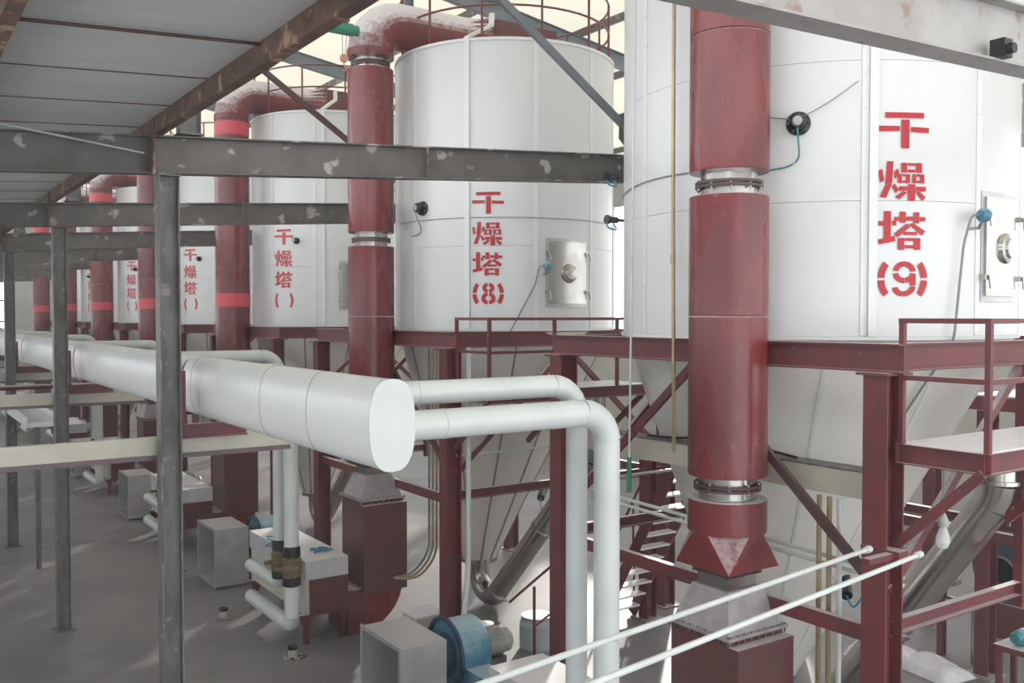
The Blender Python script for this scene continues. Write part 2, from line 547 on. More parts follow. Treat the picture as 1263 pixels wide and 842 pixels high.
def tie(y, x0, x1, label, i):
    z = lambda x: 7.26 + SL * (x - 2.68)
    t = thing('tie_beam', label, 'beam', (POSTX, y, 7.06), 'grey tie beams')
    part(t, 'beam', 'steel', lambda b: b.ibeam((x0 - POSTX, 0, z(x0) - 7.06), (x1 - POSTX, 0, z(x1) - 7.06), .41, .20, .016, .012))
    for xs in ((2.50, 5.9) if i >= 0 else (5.0,)):
        if x0 < xs < x1:
            part(t, 'stiffener', 'steel', lambda b, xs=xs: b.box(xs - POSTX - .012, xs - POSTX + .012, -.097, .097, z(xs) - 7.06 - .188, z(xs) - 7.06 + .188))
    return t


ENDX = [9.42, 9.42, 9.0, 7.75, 7.75, 7.75, 7.75]
for i, y in enumerate(POSTY):
    lab = ['broad blotched grey tie beam crossing in front of tower 8', 'grey tie beam just below and behind the blotched one',
           'third grey tie beam down from the blotched one'][i] if i < 3 else 'distant grey tie beam, %s from the front' % NTH[i]
    tie(y, -4 + .2, ENDX[i], lab, i)
tb = thing('near_beam', 'grey beam crossing the upper right corner in front of tower 9', 'beam', (2.5, 3.40, 7.2))
part(tb, 'beam', 'beam_pale', lambda b: b.ibeam((-6, 0, .03 - .15), (9, 0, .37), .42, .20, .016, .012))
part(tb, 'clamp', 'black', lambda b: (b.box(3.61, 3.71, -.16, -.06, .0, .12), b.tube([(3.66, -.16, .05), (3.66, -.2, .05)], .035)))

# hall columns between the towers, with a diagonal brace towards the roof
for i, y in enumerate(POSTY[:2]):
    t = thing('hall_column', ['slim blue-grey column at the left edge of tower 9', 'blue-grey column behind the second tie beam beside tower 8'][i], 'column', (9.52, y, 5.25), 'hall columns')
    part(t, 'shaft', 'steel_blue', lambda b: b.ibeam((0, 0, .02), (0, 0, 7.35), .20, .18, .014, .012, up=(1, 0, 0)), 'hallshaft')
    part(t, 'base_plate', 'steel_blue', lambda b: b.box(-.16, .16, -.16, .16, 0, .02), 'hallbase')
    part(t, 'gusset', 'steel', lambda b: b.prism([(-.32, 2.90), (-.1, 2.70), (-.1, 3.35), (-.3, 3.25)], 'y', -.01, .01), 'gusset')
    o = thing('roof_brace', ['grey diagonal brace across the top of tower 8', 'brown-grey diagonal brace across the top of the third tower'][i], 'brace', (9.3, y, 8.34))
    part(o, 'brace_bar', 'steel_blue' if i == 0 else 'brown_dark', lambda b: b.bar((0, 0, 0), (-5.6, 0, 5.6 * .66), .06, .11), 'brace%d' % i)
    part(o, 'end_plate', 'steel', lambda b: b.box(-.06, .1, -.03, .03, -.12, .08), 'braceplate')

solo('guy_rod', 'thin pale rod sloping in front of the blotched tie beam at the left', 'rod', 'galv', lambda b: b.tube([(.3, 10.16, 7.41), (1.03, 10.25, 7.36), (2.42, 10.52, 7.25)], .012, 8))
solo('ceiling_rod', 'dark rod running just under the low ceiling panels', 'rod', 'brown_dark', lambda b: b.tube([(-3.9, 7.0, lowz(-3.9) - .03), (2.5, 7.1, lowz(2.5) - .03)], .014, 8))
# cream duct-support beams between the posts and the row of machines
for i, y in enumerate(POSTY[:4]):
    t = thing('cream_beam', ['cream painted beam under the white duct behind the foreground post', 'cream painted beam under the white duct behind the second post',
                             'cream painted beam under the white duct behind the third post', 'cream painted beam under the white duct behind the fourth post'][i], 'beam', (0, y + .24, 0), 'cream beams')
    part(t, 'beam_face', 'cream', lambda b: b.box(-4, 4.12, -.045, .045, 3.95, 4.15), 'creamface')
    part(t, 'bottom_flange', 'purple', lambda b: b.box(-4, 4.14, -.075, .075, 3.90, 3.95), 'creamflange')
# red pipe rail crossing behind the second post
solo('red_crossbar', 'thin dark red bar crossing under the white duct near the second post', 'bar', 'red_frame', lambda b: b.tube([(-3.9, 0, 4.08), (5.2, 0, 4.08)], .05), (0, 20.9, 0))

# ------------------------------------------------------------------ long white flat-oval duct
DX, DZ, DA, DB = 3.19, 4.685, .19, .345
d = thing('white_duct', 'long white flat-oval insulated duct running away behind the posts', 'duct', (DX, 6.25, 4.3))


def oval(k=1.0, n=28):
    out = []
    for i in range(n):
        a = 2 * math.pi * i / n
        c, s = math.cos(a), math.sin(a)
        out.append((DA * k * math.copysign(abs(c) ** (2 / 2.7), c), DB * k * math.copysign(abs(s) ** (2 / 2.4), s)))
    return out


def ring_band(b, prof, y0, y1, n):
    for q in range(1):
        v = [(x, y0, z + DZ - 4.3) for x, z in prof] + [(x, y1, z + DZ - 4.3) for x, z in prof]
        b.add(v, [(i, (i + 1) % n, n + (i + 1) % n, n + i) for i in range(n)], True)
        b.add(v[:n], [tuple(range(n))])
        b.add(v[n:], [tuple(range(n))])


NECK = [y + .70 - 6.25 for y in POSTY]
y0 = 0.0
for y1 in NECK:
    L = y1 - .06 - y0
    n = max(1, round(L / 1.16))
    for k in range(n):
        a, b_ = y0 + L * k / n, y0 + L * (k + 1) / n
        part(d, 'duct_section', 'duct', lambda b: ring_band(b, oval(1.0), .003, b_ - a - .003, 28), 'ductsec%.3f' % (b_ - a), loc=(0, a, 0))
        if k < n - 1:
            part(d, 'duct_joint', 'duct', lambda b: ring_band(b, oval(1.006), -.035, .02, 28), 'ductjoint', loc=(0, b_, 0))

    def rounded(b):
        pr = [(0, 1.0), (.04, .985), (.07, .95), (.085, .88)]
        for (ya, ka), (yb, kb) in zip(pr[:-1], pr[1:]):
            v = [(x, ya, z + DZ - 4.3) for x, z in oval(ka)] + [(x, yb, z + DZ - 4.3) for x, z in oval(kb)]
            b.add(v, [(i_, (i_ + 1) % 28, 28 + (i_ + 1) % 28, 28 + i_) for i_ in range(28)], True)
    part(d, 'rounded_end', 'duct', rounded, 'ductround', loc=(0, y1 - .06, 0))
    part(d, 'duct_neck', 'duct', lambda b: ring_band(b, oval(.9), -.08, .12, 28), 'ductneck', loc=(0, y1, 0))
    part(d, 'strap', 'black', lambda b: ring_band(b, oval(.93), -.02, .03, 28), 'ductstrap', loc=(0, y1 + .06, 0))
    y0 = y1 + .12
part(d, 'end_cap', 'pipe', lambda b: ring_band(b, oval(1.012), -.012, .0035, 28))
for q in range(3):
    o = part(d, 'seam_line', 'seam', lambda b: ring_band(b, oval(1.010), 0, .008, 28), 'ductseam', loc=(0, (1.205, 2.36, 4.68)[q], 0))
# lower white trough seen under the far end of the duct
w = thing('white_trough', 'white flat trough below the far end of the long white duct', 'trough', (2.9, 21.5, 3.2))
part(w, 'trough_body', 'duct', lambda b: b.box(-.3, .3, 0, 13, 0, .1))
for s in (-.32, .29):
    part(w, 'trough_lip', 'duct', lambda b, s=s: b.box(s, s + .03, 0, 13, 0, .22))
for q in range(3):
    part(w, 'trough_leg', 'steel_post', lambda b: b.box(-.05, .05, -.05, .05, -3.2, 0), 'troughleg', loc=(0, 1 + q * 5.5, 0))

# ------------------------------------------------------------------ lettering
def rect(x0, x1, y0, y1):
    return [(x0, y0), (x1, y0), (x1, y1), (x0, y1)]


def ell(cx, cy, rx, ry, w, a0, a1):
    return ('arc', cx, cy, rx, ry, w, a0, a1)


GLYPH = {
    'gan': [rect(63, 217, 38, 61), [(38, 94), (120, 95), (120, 116), (40, 117)], [(164, 98), (238, 100), (238, 122), (164, 119)], rect(126, 158, 68, 188)],
    'zao': [[(38, 282), (54, 274), (61, 322), (47, 332)], [(72, 242), (96, 242), (92, 330), (66, 340)], [(66, 342), (92, 332), (70, 395), (45, 392)],
            [(99, 288), (113, 270), (120, 290), (102, 318)], [(90, 345), (102, 334), (118, 362), (106, 376)],
            rect(127, 150, 248, 289), rect(187, 211, 248, 289), rect(153, 184, 249, 261), rect(153, 184, 276, 288),
            rect(114, 130, 295, 333), rect(146, 162, 295, 333), rect(132, 144, 295, 305), rect(132, 144, 322, 332),
            rect(172, 188, 295, 333), rect(204, 221, 295, 333), rect(190, 202, 295, 305), rect(190, 202, 322, 332),
            rect(118, 152, 346, 365), rect(187, 228, 347, 367), rect(155, 184, 337, 406),
            [(135, 366), (152, 372), (120, 402), (104, 390)], [(187, 370), (202, 368), (228, 390), (214, 406)]],
    'ta': [rect(40, 60, 492, 511), rect(94, 110, 490, 510), rect(62, 89, 450, 568), [(40, 570), (104, 553), (107, 576), (44, 590)],
           rect(102, 121, 474, 491), rect(123, 147, 452, 499), rect(150, 177, 472, 490), rect(179, 202, 454, 501), rect(204, 228, 474, 492),
           [(100, 546), (150, 502), (168, 514), (116, 560)], [(158, 503), (178, 500), (228, 533), (213, 552)], rect(138, 194, 536, 550),
           rect(117, 142, 562, 612), rect(182, 207, 562, 612), rect(144, 180, 562, 575), rect(144, 180, 592, 606)],
    'open': [ell(128, 735, 88, 108, 26, 137, 177), ell(128, 735, 88, 108, 26, 183, 223)],
    'open_whole': [ell(128, 735, 88, 108, 22, 137, 223)],
    'close_whole': [ell(150, 735, 88, 108, 22, -43, 43)],
    'close': [ell(150, 735, 88, 108, 26, -43, -3), ell(150, 735, 88, 108, 26, 3, 43)],
    '9': [ell(144, 706, 46, 46, 22, 5, 172), ell(144, 706, 46, 46, 22, 188, 270), ell(144, 706, 46, 46, 22, 278, 352), rect(168, 190, 714, 762), ell(138, 764, 52, 44, 22, -90, -3), ell(138, 764, 42, 44, 22, -170, -97)],
    '8': [ell(141, 696, 38, 36, 24, -80, 80), ell(141, 696, 38, 36, 24, 100, 260), ell(141, 768, 45, 42, 26, -80, 80), ell(141, 768, 45, 42, 26, 100, 260)],
}


def glyph(b, strokes, R, cx=139, cy=420, sx=.00272, sy=.00247, lift=.012):
    def mp(x, y):
        a = (x - cx) * sx / R
        return ((R + lift) * math.cos(a), (R + lift) * math.sin(a), (cy - y) * sy)
    for st in strokes:
        if st[0] == 'arc':
            _, ax, ay, rx, ry, w, a0, a1 = st
            n = 10
            v = []
            for i in range(n + 1):
                a = R_(a0 + (a1 - a0) * i / n)
                v.append(mp(ax + rx * math.cos(a), ay - ry * math.sin(a)))
                v.append(mp(ax + (rx - w) * math.cos(a), ay - (ry - w) * math.sin(a)))
            b.add(v, [(2 * i, 2 * i + 2, 2 * i + 3, 2 * i + 1) for i in range(n)])
        else:
            p = [Vector((x, y, 0)) for x, y in st]
            n = 5
            v = []
            for i in range(n + 1):
                t = i / n
                for q, w2 in ((p[0].lerp(p[1], t), 0), (p[3].lerp(p[2], t), 1)):
                    v.append(mp(q.x, q.y))
            b.add(v, [(2 * i, 2 * i + 2, 2 * i + 3, 2 * i + 1) for i in range(n)])


# ------------------------------------------------------------------ drying towers
ZB = 5.29
NP = 11
CSX, CSY = -.40, .30                                            # the cones are skewed: outlet off the tower axis
DA_ = 360.0 / NP


def cyl(R, a, z):
    return (R * math.cos(R_(a)), R * math.sin(R_(a)), z)


def tower(i):
    cy, R = TY[i], TR[i]
    ZT = 10.18 if i < 2 else 10.42
    phase = [231.1, 218.4, 234, 234, 233, 232, 232][i]
    txt = [240.9, 228.3, 211.2, 211.4, 209, 208, 207][i]
    lab = ['largest nearest white drying tower, marked 9, behind a thick red pipe', 'white drying tower marked 8 with red railing on top',
           'third white drying tower from the right, bracketed number blanked out', 'fourth white drying tower from the right, half hidden by the foreground post',
           'fifth white drying tower from the right, lettering half hidden', 'sixth white drying tower from the right, a narrow strip in view',
           'farthest white drying tower at the end of the row'][i]
    t = thing('drying_tower', lab, 'tower', (TX, cy, 0), 'drying towers')
    K = '%.2f%.2f' % (R, ZT)
    part(t, 'inner_shell', 'white', lambda b: b.lathe([(R - .05, ZB), (R - .05, ZT)], 64), 'core' + K)
    rows = [(ZB, 6.70), (6.70, 8.15), (8.15, ZT)]
    for k in range(NP):
        rz = R_(phase + k * DA_)
        for j, (z0, z1) in enumerate(rows):
            part(t, 'shell_panel', 'white', lambda b: b.lathe([(R - .03, z0 + .002), (R, z0 + .002), (R, z1 - .002), (R - .03, z1 - .002)], 10, a0=.1, a1=DA_ - .1, close=True),
                 'panel%s%d' % (K, j), rz=rz)

        def strip(b):
            wd = R_(1.0) * 2.06 / R
            b.lathe([(R - .002, ZB + .01), (R + .012, ZB + .01), (R + .012, ZT - .01), (R - .002, ZT - .01)], 2, a0=-math.degrees(wd), a1=math.degrees(wd), close=True)
            z = ZB + .2
            while z < ZT and i == 0:
                b.lathe([(0, .016), (.011, .016), (.014, 0)], 6, c=(R + .004, 0, z), axis='x')
                z += .36
        part(t, 'seam_strip', 'white_strip', strip, 'strip' + K, rz=rz)
        cz = .85
        ca = phase - 8 + k * DA_

        def cpt(a, rr_, rb, z):
            f = (z - cz) / (ZB - .03 - cz)
            q = R_(a)
            rad = rb + (rr_ - rb) * f
            return (CSX * (1 - f) + rad * math.cos(q), CSY * (1 - f) + rad * math.sin(q), z)

        def conep(b):
            n = 6
            v = []
            for m in range(n + 1):
                a = ca + .12 + (DA_ - .24) * m / n
                v += [cpt(a, R - .02, .34, ZB - .03), cpt(a, R - .02, .34, cz), cpt(a, R - .05, .31, cz), cpt(a, R - .05, .31, ZB - .03)]
            b.add(v, [(4 * m, 4 * m + 1, 4 * m + 5, 4 * m + 4) for m in range(n)], True)
            b.add(v, [(4 * m + 2, 4 * m + 3, 4 * m + 7, 4 * m + 6) for m in range(n)], True)
            b.add(v, [(0, 1, 2, 3), (4 * n, 4 * n + 1, 4 * n + 2, 4 * n + 3)])
        part(t, 'cone_panel', 'cone', conep, 'cone%s%.2f%d' % (K, phase, k))
        part(t, 'cone_seam', 'seam' if i else 'white_strip', lambda b: b.bar(cpt(ca, R - .012, .345, ZB - .1), cpt(ca, R - .012, .345, cz + .03), .035, .012, up=(math.cos(R_(ca)), math.sin(R_(ca)), .6)),
             'cseam%s%.2f%d' % (K, phase, k))
    part(t, 'base_ring', 'white_strip', lambda b: b.lathe([(R - .06, ZB - .04), (R + .03, ZB - .04), (R + .03, ZB), (R - .06, ZB)], 64, close=True), 'bring' + K)
    part(t, 'top_rim', 'white_strip', lambda b: b.lathe([(R - .06, ZT - .02), (R + .025, ZT - .02), (R + .025, ZT + .03), (R - .06, ZT + .03)], 64, close=True), 'rim' + K)
    part(t, 'tower_roof', 'white', lambda b: b.lathe([(R - .04, ZT + .02), (.75, ZT + .16), (0, ZT + .16)], 48), 'roof' + K)
    part(t, 'outlet_collar', 'stain', lambda b: b.lathe([(.20, .80), (.37, .80), (.37, .87), (.20, .87)], 28, c=(CSX, CSY, 0), close=True), 'collar')
    # flat cable trunking beside the lettering
    tp = phase + (.9, -1.3)[i] if i < 2 else phase + 4.6

    def trunk(b):
        b.lathe([(R - .002, ZB), (R + .045, ZB), (R + .045, ZT), (R - .002, ZT)], 3, a0=0, a1=math.degrees(.085 / R), close=True)
        a = math.degrees(.043 / R)
        b.bar(cyl(R + .02, a, ZT - .05), cyl(R + .02, a, ZT + .05), .09, .05, up=(1, 0, 0))
        b.bar(cyl(R + .02, a, ZT + .04), cyl(R - .55, a + 9, ZT + .40), .09, .05, up=(0, 0, 1))
        b.bar(cyl(R - .55, a + 9, ZT + .38), cyl(R - .62, a + 9, ZT + .62), .09, .05, up=(1, 0, 0))
    part(t, 'cable_trunking', 'white_strip', trunk, 'trunk' + K, rz=R_(tp))
    # railing round the roof
    rr = R - .08
    for k in range(12):
        part(t, 'railing_post', 'red_frame', lambda b: b.tube([(rr, 0, ZT - .02), (rr, 0, ZT + 1.12)], .022, 8), 'rpost' + K, rz=R_(15 + k * 30))
    for z in (.6, 1.12):
        part(t, 'railing_ring', 'red_frame', lambda b: b.tube([cyl(rr, a * 7.5, ZT + z) for a in range(49)], .02, 8, caps=False), 'rring%s%.1f' % (K, z))
    # lettering
    names = [('gan', 'gan'), ('zao', 'zao'), ('ta', 'ta'), ('open', 'open'), ('close', 'close')]
    if i >= 2:
        names[3:] = [('open', 'open_whole'), ('close', 'close_whole')]
    if i < 2:
        names.append(('digit', ['9', '8'][i]))
    if i < 6:
        for nm, g in names:
            o = part(t, 'painted_bracket' if nm in ('open', 'close') else ('painted_number' if nm == 'digit' else 'painted_character'),
                     'letter' if i < 2 else 'letter_faded', lambda b: glyph(b, GLYPH[g], R), 'gl%s%s' % (g, K), loc=(0, 0, 6.665), rz=R_(txt))
    # black sight lamp with its cable
    la, lz = [(215.1, 7.52), (192.3, 7.39), (221.4, 7.32), (221, 7.3), (215, 7.3), (205, 7.3), (205, 7.3)][i]
    q_ = 1.0 if i < 2 else .62
    lamp = part(t, 'sight_lamp', 'black', lambda b: (b.lathe([(0, -.02), (.125 * q_, -.02), (.125 * q_, .03), (.085 * q_, .05), (.085 * q_, .16), (.06 * q_, .19), (0, .19)], 20, c=(R, 0, 0), axis='x'),
                                                     [b.tube([(R + .02, .10 * q_ * math.cos(q), .10 * q_ * math.sin(q)), (R + .075, .10 * q_ * math.cos(q), .10 * q_ * math.sin(q))], .018, 6) for q in
                                                      [k * math.pi / 3 for k in range(6)]]), 'lamp%s%.1f' % (K, q_), loc=(0, 0, lz), rz=R_(la))
    part(lamp, 'lamp_lens', 'glass', lambda b: b.lathe([(.05, .192), (.045, .2), (0, .205)], 14, c=(R, 0, 0), axis='x'), 'lens' + K)
    if i < 2:
      part(lamp, 'lamp_cable', 'teal' if i == 0 else 'grey_cable',
         lambda b: b.tube(bend([(R + .15, .0, .0), (R + .19, .0, -.1), (R + .05, .02, -.38), (R + .015, -.10, -.45), (R + .005, -.3, -.47)], .08, 4), .009, 6), 'lcable' + K + str(i == 0))
    # wire round the shell
    if i < 2:
        zc = [7.12, 7.18][i]
        a0, a1, sag = [(140, 206, -.10), (170, 300, 0)][i]
        part(t, 'shell_wire', 'grey_cable' if i == 0 else 'hood', lambda b: b.tube([cyl(R + .02, a0 + (a1 - a0) * k / 24, zc + sag * (math.cos((k / 24 - .6) * 2.2) * -1 + 1)) for k in range(25)], .008, 6))
    if i == 0:
        part(t, 'slack_wire', 'grey_cable', lambda b: b.tube([cyl(R + .06, 215 + (229 - 215) * k / 10, 7.56 + .36 * k / 10 + (.03 * math.sin(k / 10 * math.pi) * -1)) for k in range(11)], .006, 6))
        part(t, 'slack_wire', 'grey_cable', lambda b: b.tube([cyl(R + .06, 205 + 10 * k / 6, 7.62 - .07 * k / 6) for k in range(7)], .008, 6))
    # steel hatch
    if i < 3:
        ha = [275.2, 268.1, 262][i]
        hw = math.degrees(.385 / R)
        h = part(t, 'hatch', 'stain', lambda b: (b.lathe([(R, 5.72), (R + .05, 5.72), (R + .05, 6.78), (R, 6.78)], 8, a0=-hw, a1=hw, close=True),), 'hatch' + K, rz=R_(ha))
        hf = hw + math.degrees(.05 / R)
        part(h, 'hatch_frame', 'galv', lambda b: (b.lathe([(R, 5.66), (R + .025, 5.66), (R + .025, 6.84), (R, 6.84)], 8, a0=-hf, a1=hf, close=True)), 'hframe' + K)
        part(h, 'porthole', 'stain', lambda b: (b.lathe([(.17, 0), (.155, .04), (.11, .05), (.10, .075), (0, .085)], 24, c=(R + .045, 0, 6.24), axis='x')), 'port' + K)
        part(h, 'porthole_glass', 'pane', lambda b: b.lathe([(.085, .09), (0, .1)], 20, c=(R + .045, 0, 6.24), axis='x'), 'portg' + K)
        for z in (5.92, 6.58):
            for s in (-1, 1):
                a = s * (hw + .6)
                part(h, 'latch', 'stain', lambda b: (b.box(R + .02, R + .09, -.045, .045, -.03, .03), b.tube([(R + .1, 0, .02), (R + .1, .03, -.12)], .012, 6)), 'latch' + K, loc=(0, 0, z), rz=R_(a))
    # blue instrument head with conduit
    if i < 2:
        ia, iz = [(261.1, 6.56), (255.0, 6.35)][i]
        g = part(t, 'instrument_head', 'blue', lambda b: b.lathe([(0, -.06), (.05, -.055), (.075, -.02), (.075, .03), (.05, .07), (0, .075)], 16, c=(R + .16, 0, 0), axis='y'), 'inst' + K, loc=(0, 0, iz), rz=R_(ia))
        part(g, 'instrument_stem', 'stain', lambda b: (b.tube([(R, 0, -.13), (R + .1, 0, -.13), (R + .16, 0, -.04)], .018, 8)), 'stem' + K)
        part(g, 'instrument_conduit', 'grey_cable', lambda b: b.tube(bend([(R + .14, -.06, 0), (R + .12, -.12, .02), (R + .06, -.17, -.3), (R + .06, [-.30, -.62][i], 5.25 - iz)] + ([(R - .85, -.62, 3.7 - iz)] if i == 0 else []), .08, 4), .014, 8))
    return t


for i in range(7):
    tower(i)

# ------------------------------------------------------------------ support frames
def frame(i):
    y0, y1 = FY[i]
    L = y1 - y0
    t = thing('support_frame', 'dark red steel support frame under the ' + WHO[i], 'frame', (FX0, y0, 0), 'tower support frames')
    W = FX1 - FX0
    k = '%.2f' % L
    for x, y in ((0, 0), (0, L), (W, 0), (W, L)):
        c = part(t, 'column', 'red_frame', lambda b: b.ibeam((0, 0, .02), (0, 0, 4.99), .27, .25, .02, .014, up=(1, 0, 0)), 'fcol', loc=(x, y, 0))
        part(c, 'base_plate', 'red_frame', lambda b: b.box(-.19, .19, -.19, .19, 0, .02), 'fbase')
        part(c, 'cap_plate', 'red_frame', lambda b: b.box(-.2, .2, -.16, .16, 4.965, 4.99), 'fcap')
    for x in (0, W):
        part(t, 'ring_beam', 'red_frame', lambda b: b.ibeam((0, -.2, 5.12), (0, L + .2, 5.12), .26, .16, .016, .012), 'fby' + k, loc=(x, 0, 0))
        part(t, 'girt', 'red_frame', lambda b: b.channel((0, .1, 2.54), (0, L - .1, 2.54), .15, .08, .012), 'fgy' + k, loc=(x, 0, 0))
    for y in (0, L):
        part(t, 'ring_beam', 'red_frame', lambda b: b.ibeam((.08, 0, 5.12), (W - .08, 0, 5.12), .26, .16, .016, .012), 'fbx', loc=(0, y, 0))
        part(t, 'girt', 'red_frame', lambda b: b.channel((.1, 0, 2.60), (W - .1, 0, 2.60), .15, .08, .012), 'fgx', loc=(0, y, 0))
    for y in (L * .3, L * .7):
        part(t, 'ring_beam', 'red_frame', lambda b: b.ibeam((.0, 0, 5.12), (.35, 0, 5.12), .22, .14), 'fbs', loc=(0, y, 0))
    if i < 2:
        ya, yb = (L + .08, L + .85) if i == 0 else (L - .45, L - .08)
        part(t, 'outrigger', 'red_frame', lambda b: b.ibeam((9.52 - FX0, ya, 5.12), (9.52 - FX0, yb, 5.12), .24, .16))
    # braces
    part(t, 'brace', 'brown_dark', lambda b: b.bar((0, L * .5, 4.98), (0, .10, 3.0), .06, .09), 'fbr' + k, loc=(.03, 0, 0))
    part(t, 'brace', 'red_frame', lambda b: b.bar((0, L * .5, 4.98), (0, L - .10, 3.0), .06, .09), 'fbr2' + k, loc=(.03, 0, 0))
    for y in (0, L):
        part(t, 'brace', 'red_frame', lambda b: b.bar((.1, 0, 2.95), (W * .5, 0, 4.95), .06, .09), 'fbrx', loc=(0, y, 0))
        part(t, 'brace', 'red_frame', lambda b: b.bar((W - .1, 0, 2.95), (W * .5, 0, 4.95), .06, .09), 'fbrx2', loc=(0, y, 0))
    for y in (0, L):
        part(t, 'hanger_post', 'red_frame', lambda b: b.box(-.05, .05, -.05, .05, 2.4, 4.99), 'fhang', loc=(W * .52, y, 0))
    for y in ((0, L) if i else (L,)):
        part(t, 'tie_rod', 'pipe', lambda b: b.tube([(.1, 0, 3.25), (W - .1, 0, 3.25)], .022, 8), 'ftie', loc=(0, y, 0))


for i in range(7):
    frame(i)

# ------------------------------------------------------------------ access platforms (near side of each frame)
def platform(i, x1, wd):
    y0 = FY[i][0]
    t = thing('access_platform', 'white-decked red platform with railing beside the ' + WHO[i], 'platform', (FX0, y0, 4.2), 'access platforms')
    ya, yb = -wd, -.14
    k = '%.1f%.1f' % (x1, wd)
    part(t, 'deck', 'deck', lambda b: b.box(.04, x1, ya + .03, yb, .15, .16), 'pdeck' + k)
    part(t, 'edge_beam', 'red_frame', lambda b: b.channel((.02, ya, .06), (.02, yb, .06), .18, .06, .01, flip=-1), 'pe1' + k)
    part(t, 'edge_beam', 'red_frame', lambda b: b.channel((0, ya + .02, .06), (x1, ya + .02, .06), .18, .06, .01), 'pe2' + k)
    part(t, 'edge_beam', 'red_frame', lambda b: b.channel((0, yb, .06), (x1, yb, .06), .18, .06, .01), 'pe3' + k)
    part(t, 'edge_beam', 'red_frame', lambda b: b.channel((x1, ya, .06), (x1, yb, .06), .18, .06, .01), 'pe4' + k)
    posts = [(.02, yb - .03), (.02, ya + .02)]
    x = 1.25
    while x < x1 + .1:
        posts.append((min(x, x1 - .02), ya + .02))
        x += 1.3
    for x, y in posts:
        part(t, 'railing_post', 'red_frame', lambda b: b.box(-.024, .024, -.024, .024, .15, 1.26), 'prp', loc=(x, y, 0))
    for z in (1.26, .75):
        part(t, 'rail', 'red_frame', lambda b: b.bar((.02, ya, z), (.02, yb, z), .045, .045), 'pr1%s%.1f' % (k, z))
        part(t, 'rail', 'red_frame', lambda b: b.bar((0, ya + .02, z), (x1, ya + .02, z), .045, .045), 'pr2%s%.1f' % (k, z))
    for x in (.03, x1 * .45, x1 - .1):
        part(t, 'bracket', 'red_frame', lambda b: b.bar((0, ya + .06, -.02), (0, yb + .04, -.80), .06, .08), 'pb' + k, loc=(x, 0, 0))


platform(0, 4.4, .98)
platform(1, 3.25, 1.14)

# ------------------------------------------------------------------ hot air ducts (red)
def neck(b, z, r=.28):
    b.lathe([(r, z - .13), (r, z + .13)], 28)


